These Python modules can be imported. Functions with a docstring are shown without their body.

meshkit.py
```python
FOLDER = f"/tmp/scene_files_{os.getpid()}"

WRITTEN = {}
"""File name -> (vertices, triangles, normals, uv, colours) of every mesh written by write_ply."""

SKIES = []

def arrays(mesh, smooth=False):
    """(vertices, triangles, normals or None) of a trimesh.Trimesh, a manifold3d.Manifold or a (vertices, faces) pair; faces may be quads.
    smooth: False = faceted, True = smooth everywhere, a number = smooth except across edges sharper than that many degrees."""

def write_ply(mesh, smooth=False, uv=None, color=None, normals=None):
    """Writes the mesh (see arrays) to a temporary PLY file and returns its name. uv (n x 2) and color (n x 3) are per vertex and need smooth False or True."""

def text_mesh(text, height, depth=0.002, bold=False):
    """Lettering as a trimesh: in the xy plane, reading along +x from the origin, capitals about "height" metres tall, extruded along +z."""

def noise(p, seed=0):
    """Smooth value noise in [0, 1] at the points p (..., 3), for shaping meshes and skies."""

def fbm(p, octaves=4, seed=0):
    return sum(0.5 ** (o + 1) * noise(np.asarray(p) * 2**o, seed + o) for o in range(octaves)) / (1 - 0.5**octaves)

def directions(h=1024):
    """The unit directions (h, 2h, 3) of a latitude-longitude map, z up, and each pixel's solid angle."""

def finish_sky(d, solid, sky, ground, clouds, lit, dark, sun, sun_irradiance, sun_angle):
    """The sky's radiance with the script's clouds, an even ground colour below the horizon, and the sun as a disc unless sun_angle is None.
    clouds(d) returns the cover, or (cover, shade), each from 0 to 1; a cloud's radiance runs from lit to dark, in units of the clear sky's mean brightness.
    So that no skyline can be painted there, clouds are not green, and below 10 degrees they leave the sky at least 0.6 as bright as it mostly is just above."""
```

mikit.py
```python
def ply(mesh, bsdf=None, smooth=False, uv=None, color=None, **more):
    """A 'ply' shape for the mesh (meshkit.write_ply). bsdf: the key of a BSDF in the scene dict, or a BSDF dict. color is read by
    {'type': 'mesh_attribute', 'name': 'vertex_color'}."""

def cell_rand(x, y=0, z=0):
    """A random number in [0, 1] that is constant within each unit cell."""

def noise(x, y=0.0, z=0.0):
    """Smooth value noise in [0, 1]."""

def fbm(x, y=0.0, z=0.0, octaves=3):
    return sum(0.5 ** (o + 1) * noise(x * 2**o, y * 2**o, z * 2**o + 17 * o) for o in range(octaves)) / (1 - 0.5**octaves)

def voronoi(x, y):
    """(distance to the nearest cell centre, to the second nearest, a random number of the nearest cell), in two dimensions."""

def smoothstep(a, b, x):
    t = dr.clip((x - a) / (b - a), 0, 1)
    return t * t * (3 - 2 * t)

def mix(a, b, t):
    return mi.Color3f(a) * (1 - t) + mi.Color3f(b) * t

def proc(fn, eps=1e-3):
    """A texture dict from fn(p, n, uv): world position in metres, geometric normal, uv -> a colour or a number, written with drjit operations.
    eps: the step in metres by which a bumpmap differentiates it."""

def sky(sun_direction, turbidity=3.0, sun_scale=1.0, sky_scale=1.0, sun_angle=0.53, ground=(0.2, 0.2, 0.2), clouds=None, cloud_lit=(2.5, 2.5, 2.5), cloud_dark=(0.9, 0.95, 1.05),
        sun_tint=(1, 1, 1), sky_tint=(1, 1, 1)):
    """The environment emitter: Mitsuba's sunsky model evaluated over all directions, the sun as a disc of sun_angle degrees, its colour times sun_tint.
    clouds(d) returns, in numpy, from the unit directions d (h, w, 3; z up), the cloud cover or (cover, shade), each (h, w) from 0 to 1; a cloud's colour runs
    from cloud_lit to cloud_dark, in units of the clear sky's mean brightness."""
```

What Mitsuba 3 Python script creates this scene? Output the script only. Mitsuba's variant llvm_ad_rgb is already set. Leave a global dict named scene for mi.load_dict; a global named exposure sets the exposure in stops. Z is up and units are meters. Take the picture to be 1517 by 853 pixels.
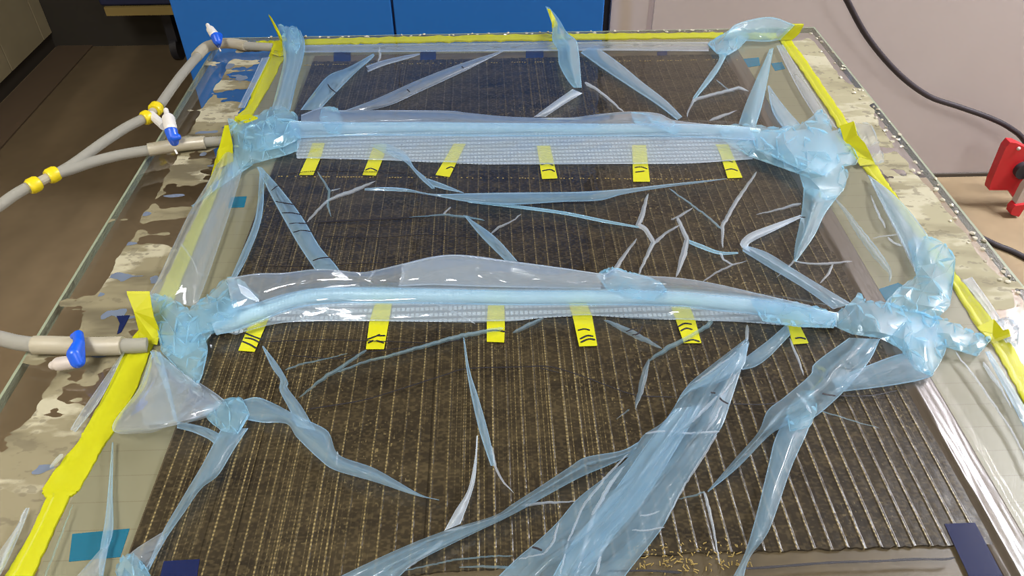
import math, random
import numpy as np, trimesh, drjit as dr, mitsuba as mi, mikit, meshkit
from mikit import proc, ply, noise, fbm, smoothstep, mix, cell_rand
from scipy.spatial import Delaunay
import shapely.geometry as sg

# ------------------------------------------------------------------ camera, lights, exposure
T = mi.ScalarTransform4f
scene, labels = {}, {}
exposure = 0.15
W, H, F = 1517, 853, 1150.0
PITCH, YAW, ROLL = math.radians(41.0), math.radians(1.45), math.radians(0.45)
CAM = np.array([0.0, 0.0, 1.5])
fwd = np.array([math.sin(YAW) * math.cos(PITCH), math.cos(YAW) * math.cos(PITCH), -math.sin(PITCH)])
r0 = np.array([math.cos(YAW), -math.sin(YAW), 0.0])
u0 = np.cross(r0, fwd)
right = r0 * math.cos(ROLL) - u0 * math.sin(ROLL)
up = np.cross(right, fwd)
scene['camera'] = {'type': 'perspective', 'fov': 2 * math.degrees(math.atan(W / 2 / F)), 'fov_axis': 'x', 'near_clip': 0.05, 'far_clip': 50,
                   'to_world': T().look_at(origin=CAM.tolist(), target=(CAM + fwd).tolist(), up=up.tolist())}
T0 = 0.8                                    # height of the glass table top
CEIL = 2.9
LAMPS = [  # centre x, y, size x, y, radiance rgb
    (2.75, 1.8, 0.6, 0.86, (112, 114, 122)),
    (-0.95, -0.25, 0.6, 1.2, (33, 32, 30.5)),
    (1.4, -1.7, 0.6, 1.2, (25, 24.5, 24)),
]

def ray(px, py):
    d = fwd + right * (px - W / 2) / F - up * (py - H / 2) / F
    return d / np.linalg.norm(d)

def at(px, py, z):
    """Where the camera ray of a photograph pixel meets the height z: used once, to survey the place."""
    d = ray(px, py)
    return CAM + d * (z - CAM[2]) / d[2]

def on(px, py, h=0.0):
    return at(px, py, T0 + h)

def at_y(px, py, y):
    d = ray(px, py)
    return CAM + d * y / d[1]

STAIN_X = float(at_y(927, 20, 2.28)[0])

# ------------------------------------------------------------------ materials
def rgb(*c):
    return {'type': 'rgb', 'value': list(c)}

def principled(col, rough=0.5, **k):
    return {'type': 'twosided', 'b': {'type': 'principled', 'base_color': col if isinstance(col, dict) else rgb(*col), 'roughness': rough, **k}}

def film(alpha, col, rough=0.2, dt=0.9):
    return {'type': 'blendbsdf', 'weight': alpha, 'a': {'type': 'thindielectric', 'int_ior': 1.5},
            'b': {'type': 'principledthin', 'base_color': rgb(*col), 'roughness': rough, 'diff_trans': dt, 'spec_trans': 0.0, 'eta': 1.5}}

def floor_fn(p, n, uv):
    a = fbm(p.x * 2.2, p.y * 2.2, 0.0, 4)
    b = fbm(p.x * 25, p.y * 25, 3.0, 3)
    c = mix((0.135, 0.098, 0.056), (0.215, 0.158, 0.092), a * 0.7 + b * 0.3)
    return c * (0.85 + 0.3 * smoothstep(0.3, 0.7, fbm(p.x * 6, p.y * 1.3, 9.0, 3)))

def wall_fn(p, n, uv):
    a = fbm(p.x * 3, p.y * 3, p.z * 3, 3)
    return mix(mix((0.365, 0.322, 0.315), (0.41, 0.365, 0.355), a), (0.33, 0.26, 0.175), 0.6 * smoothstep(0.032, 0.004, dr.abs(p.x - STAIN_X + 0.01 * noise(p.z * 9))))

def block_fn(p, n, uv):
    a = fbm(p.x * 5, p.y * 5, p.z * 5, 4)
    return mix((0.38, 0.32, 0.19), (0.52, 0.45, 0.29), a)

def lam_fn(p, n, uv):
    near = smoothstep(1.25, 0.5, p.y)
    def rows(pitch, wid, lo, hi, sd):
        u = p.x / pitch + 0.12 * noise(p.y * 6, p.x * 3, sd)
        k = cell_rand(dr.floor(u), sd, 1)
        return smoothstep(wid, wid * 0.4, dr.abs(u - dr.floor(u) - 0.5)) * smoothstep(lo, hi, k)
    line = rows(0.0165, 0.07, -0.6, 0.9, 3)
    line2 = rows(0.0052, 0.14, 0.1, 0.95, 5) * smoothstep(0.3, 0.7, noise(p.x * 11, p.y * 5, 5))
    v = p.y / 0.0046
    dash = 0.25 + 0.75 * smoothstep(0.12, 0.38, dr.abs(v - dr.floor(v) - 0.5)) * smoothstep(0.15, 0.6, noise(p.x * 500, p.y * 330, 2.0))
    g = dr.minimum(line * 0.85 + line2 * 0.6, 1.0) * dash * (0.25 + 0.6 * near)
    dark = rows(0.031, 0.04, 0.2, 0.9, 9)
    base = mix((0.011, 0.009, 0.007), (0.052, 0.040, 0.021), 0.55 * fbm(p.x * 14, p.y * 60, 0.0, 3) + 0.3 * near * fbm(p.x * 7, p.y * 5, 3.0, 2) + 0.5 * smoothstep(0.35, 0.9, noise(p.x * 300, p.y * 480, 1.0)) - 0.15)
    base = base * (1 - 0.45 * dark)
    spk = smoothstep(0.84, 0.93, noise(p.x * 420, p.y * 300, 8.0)) * smoothstep(0.45, 0.75, fbm(p.x * 8, p.y * 8, 4.0, 2))
    return mix(base, (0.27, 0.215, 0.100), dr.minimum(g + 0.35 * spk, 1.0))

def lam_bump(p, n, uv):
    u = p.x / 0.0165 + 0.12 * noise(p.y * 6, p.x * 3, 3)
    fu = u - dr.floor(u)
    a = smoothstep(0.14, 0.02, dr.abs(fu - 0.5)) * (0.6 + 0.4 * smoothstep(0.3, 0.7, noise(p.y * 240, dr.floor(u))))
    return 0.0008 * a + 0.0003 * fbm(p.x * 90, p.y * 60, 0.0, 2)

def under_fn(p, n, uv):
    a = fbm(p.x * 30, p.y * 60, 0.0, 3)
    return mix((0.045, 0.035, 0.02), (0.085, 0.066, 0.036), a)

def backing_fn(p, n, uv):
    v = p.y / 0.033
    l = smoothstep(0.022, 0.010, dr.abs(v - dr.floor(v) - 0.5))
    return mix(mix((0.125, 0.120, 0.074), (0.160, 0.155, 0.100), fbm(p.x * 5, p.y * 5, 0.0, 3)), (0.08, 0.06, 0.035), l * 0.35)

def residue_fn(p, n, uv):
    a = fbm(p.x * 70, p.y * 120, 0.0, 3)
    b = fbm(p.x * 7, p.y * 26, 5.0, 4)
    r = smoothstep(0.2, 0.5, p.x)
    low = mix((0.085, 0.072, 0.040), (0.17, 0.15, 0.085), r)
    c = mix(low, mix((0.165, 0.145, 0.085), (0.24, 0.22, 0.135), r), smoothstep(0.30, 0.60, fbm(p.x * 10, p.y * 34, 2.0, 4) + 0.12 * smoothstep(1.0, 0.5, p.y)))
    c = mix(c, (0.35, 0.33, 0.235), 0.75 * smoothstep(0.53, 0.64, b + 0.16 * (a - 0.5)))
    return mix(c, (0.10, 0.085, 0.05), smoothstep(0.64, 0.76, a) * 0.6)

def mesh_fn(p, n, uv):
    v = p.y / 0.0105
    u = p.x / 0.0062
    l = smoothstep(0.12, 0.3, dr.abs(v - dr.floor(v) - 0.5)) * smoothstep(0.05, 0.22, dr.abs(u - dr.floor(u) - 0.5))
    return mix((0.16, 0.19, 0.215), (0.50, 0.58, 0.64), l)

def spiral_fn(p, n, uv):
    u = p.x / 0.004
    l = smoothstep(0.06, 0.2, dr.abs(u - dr.floor(u) - 0.5))
    return mix((0.30, 0.42, 0.47), (0.50, 0.66, 0.72), l)

M = {
    'm_floor': principled(proc(floor_fn), 0.55, specular=0.35),
    'm_wall': principled(proc(wall_fn), 0.55, specular=0.3),
    'm_block': principled(proc(block_fn), 0.7, specular=0.2),
    'm_ceiling': principled((0.46, 0.41, 0.33), 0.9),
    'm_plain': principled((0.42, 0.38, 0.33), 0.8),
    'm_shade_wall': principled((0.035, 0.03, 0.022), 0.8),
    'm_foot': principled((0.115, 0.078, 0.048), 0.7),
    'm_dark': principled((0.02, 0.02, 0.025), 0.5),
    'm_gutter': principled((0.05, 0.04, 0.03), 0.8),
    'm_blue_door': principled((0.012, 0.115, 0.40), 0.42, specular=0.35),
    'm_blue_side': principled((0.03, 0.08, 0.22), 0.5),
    'm_trim': principled((0.40, 0.345, 0.37), 0.5),
    'm_stain': principled((0.36, 0.28, 0.19), 0.6),
    'm_cart': principled((0.015, 0.02, 0.06), 0.5),
    'm_ochre': principled((0.26, 0.19, 0.06), 0.6),
    'm_lamp_body': principled((0.7, 0.7, 0.7), 0.5),
    'm_laminate': {'type': 'bumpmap', 'arbitrary': proc(lam_bump, eps=6e-4), 'scale': 1.0, 'bsdf': principled(proc(lam_fn), 0.27, specular=0.3)},
    'm_under': principled(proc(under_fn), 0.34, specular=0.5),
    'm_resin': principled((0.045, 0.036, 0.025), 0.2, specular=0.8, clearcoat=1.0, clearcoat_gloss=0.9),
    'm_crumb': principled((0.40, 0.38, 0.30), 0.12, specular=0.8),
    'm_backing': principled(proc(backing_fn), 0.4, specular=0.4),
    'm_residue': principled(proc(residue_fn), 0.75),
    'm_residue_blue': principled((0.10, 0.125, 0.17), 0.5),
    'm_glass': {'type': 'thindielectric', 'int_ior': 1.5},
    'm_glass_edge': principled((0.20, 0.23, 0.16), 0.2, specular=0.6),
    'm_frame': principled((0.13, 0.12, 0.10), 0.5),
    'm_yellow': principled((0.345, 0.350, 0.004), 0.5, specular=0.3),
    'm_yellow_strip': principled((0.42, 0.415, 0.006), 0.4, specular=0.4),
    'm_pen': principled((0.008, 0.007, 0.010), 0.6),
    'm_blue_tape': principled((0.008, 0.013, 0.050), 0.18, specular=0.3),
    'm_teal_tape': principled((0.006, 0.085, 0.135), 0.35),
    'm_sheet': {'type': 'thindielectric', 'int_ior': 1.2},
    'm_film': film(0.19, (0.42, 0.68, 0.88), 0.14),
    'm_film_thick': film(0.23, (0.42, 0.73, 0.90), 0.14),
    'm_film_pale': film(0.13, (0.66, 0.79, 0.92), 0.12),
    'm_crease': film(0.36, (0.80, 0.90, 1.0), 0.14),
    'm_flow_mesh': {'type': 'blendbsdf', 'weight': 0.7, 'a': {'type': 'null'}, 'b': principled(proc(mesh_fn), 0.5)},
    'm_spiral': principled(proc(spiral_fn), 0.35),
    'm_hose': {'type': 'blendbsdf', 'weight': 0.82, 'a': {'type': 'null'}, 'b': {'type': 'principledthin', 'base_color': rgb(0.40, 0.395, 0.35), 'roughness': 0.3, 'diff_trans': 0.7, 'eta': 1.45}},
    'm_sleeve': principled((0.31, 0.285, 0.215), 0.35),
    'm_clamp_blue': principled((0.006, 0.075, 0.50), 0.35, specular=0.5),
    'm_clamp_white': principled((0.52, 0.51, 0.49), 0.3),
    'm_clamp_metal': principled((0.5, 0.46, 0.43), 0.25, metallic=0.25),
    'm_ring': principled((0.55, 0.44, 0.008), 0.35),
    'm_cable': principled((0.018, 0.014, 0.020), 0.45),
    'm_red': principled((0.42, 0.012, 0.018), 0.4),
    'm_grey': principled((0.38, 0.33, 0.30), 0.5),
}
scene.update(M)

# ------------------------------------------------------------------ helpers
def numbered(name):
    key, i = name, 1
    while key in scene or any(k.startswith(key + '__') for k in scene):
        key = f'{name}_{i:03d}'; i += 1
    return key

def add(name, mesh, m, parent=None, smooth=False, label=None, cat=None, group=None, kind=None, **more):
    key = numbered(f'{parent}__{name}' if parent else name)
    scene[key] = ply(mesh, m, smooth=smooth, **more)
    d = {k: v for k, v in (('label', label), ('category', cat), ('group', group), ('kind', kind)) if v}
    if d: labels[key] = d
    return key

def thing(name, label, cat, group=None):
    key = name; i = 1
    while key in scene or key in labels or any(k.startswith(key + '__') for k in scene):
        key = f'{name}_{i:03d}'; i += 1
    labels[key] = {'label': label, 'category': cat}
    if group: labels[key]['group'] = group
    return key

def box(x0, x1, y0, y1, z0, z1, bev=0.0):
    if bev:
        import manifold3d as m3
        b = bev
        pts = [m3.Manifold.sphere(b, 12).translate([x, y, z]) for x in (x0 + b, x1 - b) for y in (y0 + b, y1 - b) for z in (z0 + b, z1 - b)]
        return m3.Manifold.batch_hull(pts)
    m = trimesh.creation.box((x1 - x0, y1 - y0, z1 - z0))
    m.apply_translation(((x0 + x1) / 2, (y0 + y1) / 2, (z0 + z1) / 2))
    return m

def resample(P, n):
    P = np.asarray(P, float)
    d = np.r_[0, np.cumsum(np.linalg.norm(np.diff(P, axis=0), axis=1))]
    t = np.linspace(0, d[-1], n)
    return np.stack([np.interp(t, d, P[:, k]) for k in range(P.shape[1])], 1)

def spline(P, n):
    """Catmull-Rom through the points."""
    P = np.asarray(P, float)
    if len(P) < 3: return resample(P, n)
    Q = np.vstack([2 * P[0] - P[1], P, 2 * P[-1] - P[-2]])
    out = []
    m = 12
    for i in range(len(P) - 1):
        a, b, c, d = Q[i:i + 4]
        for t in np.arange(m) / m:
            out.append(0.5 * (2 * b + (c - a) * t + (2 * a - 5 * b + 4 * c - d) * t * t + (3 * b - a - 3 * c + d) * t ** 3))
    out.append(P[-1])
    return resample(np.array(out), n)

def tube(P, r, seg=12, caps=True):
    P = np.asarray(P, float); n = len(P)
    r = np.broadcast_to(r, (n,))
    t = np.gradient(P, axis=0); t /= np.linalg.norm(t, axis=1, keepdims=True)
    a = np.cross(t, [0, 0, 1.0]); bad = np.linalg.norm(a, axis=1) < 1e-3
    a[bad] = [1, 0, 0]; a /= np.linalg.norm(a, axis=1, keepdims=True)
    b = np.cross(a, t)
    th = np.arange(seg) * 2 * np.pi / seg
    V = (P[:, None] + r[:, None, None] * (np.cos(th)[None, :, None] * a[:, None] + np.sin(th)[None, :, None] * b[:, None])).reshape(-1, 3)
    i, j = np.meshgrid(np.arange(n - 1), np.arange(seg), indexing='ij')
    p, q = i * seg + j, i * seg + (j + 1) % seg
    Fq = np.stack([p, q, q + seg, p + seg], -1).reshape(-1, 4)
    F3 = np.vstack([Fq[:, [0, 1, 2]], Fq[:, [0, 2, 3]]])
    if caps:
        V = np.vstack([V, P[0], P[-1]]); k = np.arange(seg)
        F3 = np.vstack([F3, np.stack([(k + 1) % seg, k, k * 0 + n * seg], 1), np.stack([(n - 1) * seg + k, (n - 1) * seg + (k + 1) % seg, k * 0 + n * seg + 1], 1)])
    return trimesh.Trimesh(V, F3[:, ::-1], process=False)

def prism(P2, z0, z1):
    poly = sg.Polygon(P2).buffer(0)
    m = trimesh.creation.extrude_polygon(poly, z1 - z0, engine='earcut')
    m.apply_translation((0, 0, z0))
    return m

def grid_faces(n, m):
    i, j = np.meshgrid(np.arange(n - 1), np.arange(m - 1), indexing='ij')
    p = (i * m + j).ravel()
    return np.stack([p, p + m, p + m + 1, p + 1], 1)

# ------------------------------------------------------------------ the room
XL, YB, YF = -2.0, 2.28, 3.5             # left wall, partition behind the table, far wall
XR, YN = 3.6, -3.2
DOORL = at_y(250, 0, 2.2)[0]
DOORR = at_y(896, 0, 2.2)[0]
PANL = at_y(906, 0, YB)[0]
add('floor', box(XL - 0.2, XR, YN, YF, -0.05, 0), 'm_floor', kind='structure')
add('ceiling', box(XL - 0.2, XR, YN, YF, CEIL, CEIL + 0.05), 'm_ceiling', kind='structure')
add('wall_right', box(XR, XR + 0.1, YN, YF, 0, CEIL), 'm_plain', kind='structure')
add('wall_front', box(XL - 0.2, XR, YN - 0.1, YN, 0, CEIL), 'm_plain', kind='structure')
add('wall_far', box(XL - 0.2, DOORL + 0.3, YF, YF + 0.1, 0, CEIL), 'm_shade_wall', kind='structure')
# left wall: upright slabs with open joints
add('wall_left', box(XL - 0.2, XL - 0.012, YN, YF, 0, CEIL), 'm_gutter', kind='structure')
y = 0.0
k = 0
while y < YF:
    w = 0.31
    add('panel', box(XL - 0.012, XL, y + 0.004, min(y + w, YF) - 0.004, 0.07, CEIL), 'm_block', parent='wall_left')
    y += w
add('panel', box(XL - 0.012, XL, YN, 0, 0.07, CEIL), 'm_block', parent='wall_left')
add('trim_1', box(XL, XL + 0.16, YN, YF, 0, 0.006), 'm_foot', kind='structure', label='dark gutter strip along the foot of the left wall')
# partition behind the table
add('wall_back', box(PANL, XR, YB, YB + 0.1, 0.0, CEIL), 'm_wall', kind='structure')
add('panel', box(at_y(967, 20, YB)[0], XR, YB - 0.012, YB, 0.012, CEIL), 'm_wall', parent='wall_back')
add('panel', box(PANL, at_y(959, 20, YB)[0], YB - 0.008, YB, 0.012, CEIL), 'm_wall', parent='wall_back')
add('trim_2', box(at_y(959, 20, YB)[0], at_y(967, 20, YB)[0], YB - 0.005, YB + 0.0, 0, CEIL), 'm_trim', kind='structure', label='mauve joint strip between the two wall panels')
add('baseboard_back', box(PANL, XR, YB - 0.02, YB, 0, 0.012), 'm_gutter', kind='structure')
# blue cabinet
c = thing('cabinet', 'tall blue steel cupboard with two doors standing behind the far end of the table', 'cabinet')
seam = at_y(581, 10, 2.2)[0]
add('body', box(DOORL + 0.004, DOORR - 0.004, 2.222, 2.75, 0.02, 2.0), 'm_blue_side', c)
for a, b in ((DOORL, seam - 0.003), (seam + 0.003, DOORR)):
    add('door', box(a, b, 2.2, 2.222, 0.06, 1.99, bev=0.004), 'm_blue_door', c, smooth=30)
add('plinth', box(DOORL + 0.03, DOORR - 0.03, 2.24, 2.74, 0, 0.06), 'm_dark', c)
add('trim_3', box(DOORR + 0.001, PANL, 2.3, 2.36, 0, CEIL), 'm_dark', kind='structure', label='black gap strip between blue cupboard and pale wall panel')
# dark cart in the far left corner
p0, p1 = at_y(152, 20, 3.2), at_y(258, 14, 3.2)
c = thing('cart', 'dark blue cart with an ochre lower edge in the far left corner', 'cart')
zc = p0[2]
add('body', box(p0[0], p1[0] + 0.25, 3.2, 3.46, zc + 0.03, zc + 0.75, bev=0.01), 'm_cart', c, smooth=30)
add('edge', box(p0[0] + 0.02, p1[0] + 0.25, 3.185, 3.2, zc - 0.005, zc + 0.03), 'm_ochre', c, label='ochre lower edge')
for x in (p0[0] + 0.2, p1[0] + 0.15):
    w = trimesh.creation.cylinder(0.055, 0.03, sections=20); w.apply_transform(trimesh.transformations.rotation_matrix(np.pi / 2, [0, 1, 0])); w.apply_translation((x, 3.35, 0.055))
    add('wheel', w, 'm_dark', c, smooth=30)
    add('caster', box(x - 0.02, x + 0.02, 3.32, 3.38, 0.09, zc + 0.03), 'm_dark', c)

# lamps on the ceiling
LNAME = ['bright square edged ceiling light panel above the right end of the table', 'ceiling light panel above the floor at the left of the table', 'ceiling light panel behind and right of the camera']
for (x, yy, sx, sy, rad), nm in zip(LAMPS, LNAME):
    t = thing('ceiling_lamp', nm, 'lamp')
    add('housing', box(x - sx / 2 - 0.03, x + sx / 2 + 0.03, yy - sy / 2 - 0.03, yy + sy / 2 + 0.03, CEIL - 0.06, CEIL), 'm_lamp_body', t)
    V = np.array([[x - sx / 2, yy - sy / 2, CEIL - 0.062], [x - sx / 2, yy + sy / 2, CEIL - 0.062], [x + sx / 2, yy + sy / 2, CEIL - 0.062], [x + sx / 2, yy - sy / 2, CEIL - 0.062]])
    k = add('diffuser', (V, np.array([[0, 1, 2], [0, 2, 3]])), 'm_lamp_body', t)
    scene[k]['emitter'] = {'type': 'area', 'radiance': rgb(*rad)}

# ------------------------------------------------------------------ the table
GL, GR = on(220, 232)[0], on(1350, 221)[0]
GF = on(760, 49)[1]
GN = 0.12
t = thing('table', 'long glass topped worktable carrying the bagged black laminate', 'table')
add('glass_top', box(GL, GR, GN, GF, T0 - 0.012, T0), 'm_glass', t, label='clear glass plate')
e = 0.004
add('glass_edge', trimesh.util.concatenate([box(GL - e, GL, GN, GF, T0 - 0.0125, T0 - 0.0005), box(GR, GR + e, GN, GF, T0 - 0.0125, T0 - 0.0005), box(GL - e, GR + e, GF, GF + e, T0 - 0.0125, T0 - 0.0005)]), 'm_glass_edge', t, label='greenish ground edge of the glass')
LL = lambda y: 0  # set below
lamL, lamR = on(258, 646)[0], on(1425, 639)[0]
lamB = on(760, 80)[1]
for x in (lamL + 0.06, lamR - 0.06):
    add('rail', box(x - 0.03, x + 0.03, GN, GF - 0.15, T0 - 0.075, T0 - 0.014), 'm_frame', t)
    for yy in (GN + 0.1, GF - 0.3):
        add('leg', box(x - 0.03, x + 0.03, yy - 0.03, yy + 0.03, 0, T0 - 0.075), 'm_frame', t)

# tape runs: (left edge, right edge) in photograph pixels
RUN_L = ([(402, 72), (398, 88), (380, 125), (366, 160), (348, 178), (334, 200), (323, 225), (313, 264), (298, 309), (266, 374), (241, 428), (222, 470), (194, 506), (160, 578), (125, 642), (120, 653), (94, 684), (64, 727), (66, 736), (71, 740), (43, 799), (11, 853), (-25, 910)],
         [(424, 72), (422, 88), (402, 125), (382, 160), (368, 180), (355, 203), (345, 225), (332, 264), (316, 303), (291, 364), (266, 428), (246, 475), (227, 514), (204, 578), (170, 640), (158, 657), (143, 684), (118, 727), (112, 733), (103, 739), (80, 790), (51, 853), (20, 910)])
RUN_B = ([(380, 63), (450, 60), (600, 56), (760, 53), (900, 51.5), (1055, 50), (1150, 51)], [(380, 71), (450, 68), (600, 64), (760, 61), (900, 59.5), (1055, 58), (1152, 60)])
RUN_R = ([(1152, 59), (1188, 108), (1237, 181), (1252, 214), (1276, 247), (1285, 259), (1310, 284), (1355, 349), (1385, 390), (1409, 425), (1448, 488), (1471, 515), (1504, 575), (1560, 680), (1640, 830)],
         [(1171, 60), (1203, 105), (1250, 176), (1274, 208), (1296, 244), (1307, 262), (1331, 297), (1370, 349), (1402, 390), (1428, 425), (1472, 480), (1493, 505), (1528, 568), (1590, 680), (1675, 830)])

# backing sheet seen between tape and laminate
bl = [on(x, y) for x, y in RUN_L[0]][::-1]
br = [on(x, y) for x, y in RUN_R[1]]
xl0, xr0 = on(250, 430)[0], on(1418, 425)[0]
add('backing_sheet', prism([(xl0, GN + 0.03), (xr0, GN + 0.03), (xr0, GF - 0.055), (xl0, GF - 0.055)], T0 + 0.0002, T0 + 0.001), 'm_backing',
    label='pale olive release sheet lying on the glass around the black laminate', cat='sheet')

rs_ = np.random.RandomState(12)
cr = []
for i in range(150):
    right_side = i < 90
    yy = rs_.uniform(0.5, GF - 0.01)
    q = (GR - rs_.uniform(0.0, 0.03), yy) if right_side else (rs_.uniform(GL + 0.1, GR - 0.02), GF - rs_.uniform(0.0, 0.012))
    m = trimesh.creation.icosphere(0, rs_.uniform(0.0015, 0.0045)); m.apply_scale([1, 1, 0.5]); m.vertices += rs_.uniform(-0.0008, 0.0008, m.vertices.shape)
    m.apply_translation((q[0], q[1], T0 + 0.0015)); cr.append(m)
add('resin_crumbs', trimesh.util.concatenate(cr), 'm_crumb', kind='stuff', label='small shiny resin crumbs scattered along the far and right edges of the glass', cat='crumbs')

# laminate
t = thing('laminate', 'black carbon fibre laminate with golden stitch rows lying on the glass table', 'laminate')
lamF = on(1137, 821)[1]
add('lower_ply', box(lamL, lamR - 0.01, GN + 0.05, lamB, T0 + 0.001, T0 + 0.004), 'm_under', t, label='bare brown ply showing beyond the stitched plies')
rows, cols = 2, 2
xa, xb = lamL + 0.003, lamR - 0.035
yb_ = on(640, 93)[1]
V = []
# stitched top plies with slightly frayed front and rear edge
rs = np.random.RandomState(3)
nx = 160
xs = np.linspace(xa, xb, nx)
yf = lamF - 0.03 * np.clip((on(1000, 800)[0] - xs) / 0.6, 0, 1) + rs.uniform(-0.0015, 0.0015, nx)
yr = yb_ + rs.uniform(-0.002, 0.002, nx)
ny = 60
ys = yf[:, None] + (yr - yf)[:, None] * np.linspace(0, 1, ny)[None]
zz = T0 + 0.0068 + 0.0006 * (meshkit.noise(np.stack([xs[:, None] * 9 + ys * 0, ys * 9, ys * 0], -1)) - 0.5)
top = np.stack([np.repeat(xs[:, None], ny, 1), ys, zz], -1)
bot = top.copy(); bot[..., 2] = T0 + 0.0035
VV = np.vstack([top.reshape(-1, 3), bot.reshape(-1, 3)])
g = grid_faces(nx, ny)
n0 = nx * ny
side = []
def wallq(ids):
    for a, b in zip(ids[:-1], ids[1:]): side.append([a, b, b + n0, a + n0])
wallq(np.arange(nx) * ny); wallq(np.arange(nx)[::-1] * ny + ny - 1); wallq(np.arange(ny)[::-1]); wallq((nx - 1) * ny + np.arange(ny))
add('stitched_ply', (VV, np.vstack([g, np.array(side)])), 'm_laminate', t, smooth=40)
# resin ridges along the right edge
nx, ny = 26, 420
xs = np.linspace(lamR - 0.045, lamR, nx); ys = np.linspace(GN + 0.05, lamB, ny)
X, Y = np.meshgrid(xs, ys, indexing='ij')
s = (X - xs[0]) / 0.045
nz = meshkit.noise(np.stack([X * 160, Y * 14, X * 0], -1), 2) - 0.5
n2 = meshkit.noise(np.stack([X * 500, Y * 90, X * 0], -1), 5) - 0.5
prof = np.interp(s, [0, 0.18, 0.3, 0.9, 0.97, 1.0], [0.0062, 0.0070, 0.0092, 0.0042, 0.0032, 0.001])
Z = T0 + prof + 0.0011 * nz * np.sin(np.pi * np.clip(s, 0, 1)) + 0.00022 * n2 + 0.00016 * np.sin(s * 34 + 7 * nz)
Z = np.maximum(Z, T0 + 0.001)
add('resin_edge', (np.stack([X, Y, Z], -1).reshape(-1, 3), grid_faces(nx, ny)), 'm_resin', t, smooth=True, label='glossy ridged resin edge')
# golden frayed yarn ends at the front edge
fr = []
for i in range(130):
    x = rs.uniform(on(930, 830)[0], on(1110, 830)[0]); yy = lamF + rs.uniform(-0.018, 0.012)
    a = rs.uniform(0, 6.28); l = rs.uniform(0.002, 0.006)
    fr.append(tube([(x, yy, T0 + 0.0045), (x + l * math.cos(a), yy + l * math.sin(a), T0 + 0.0075)], 0.0006, 5))
add('frayed_yarn', trimesh.util.concatenate(fr), 'm_ochre', t, kind='stuff', label='golden frayed yarn ends along the front edge')

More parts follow.
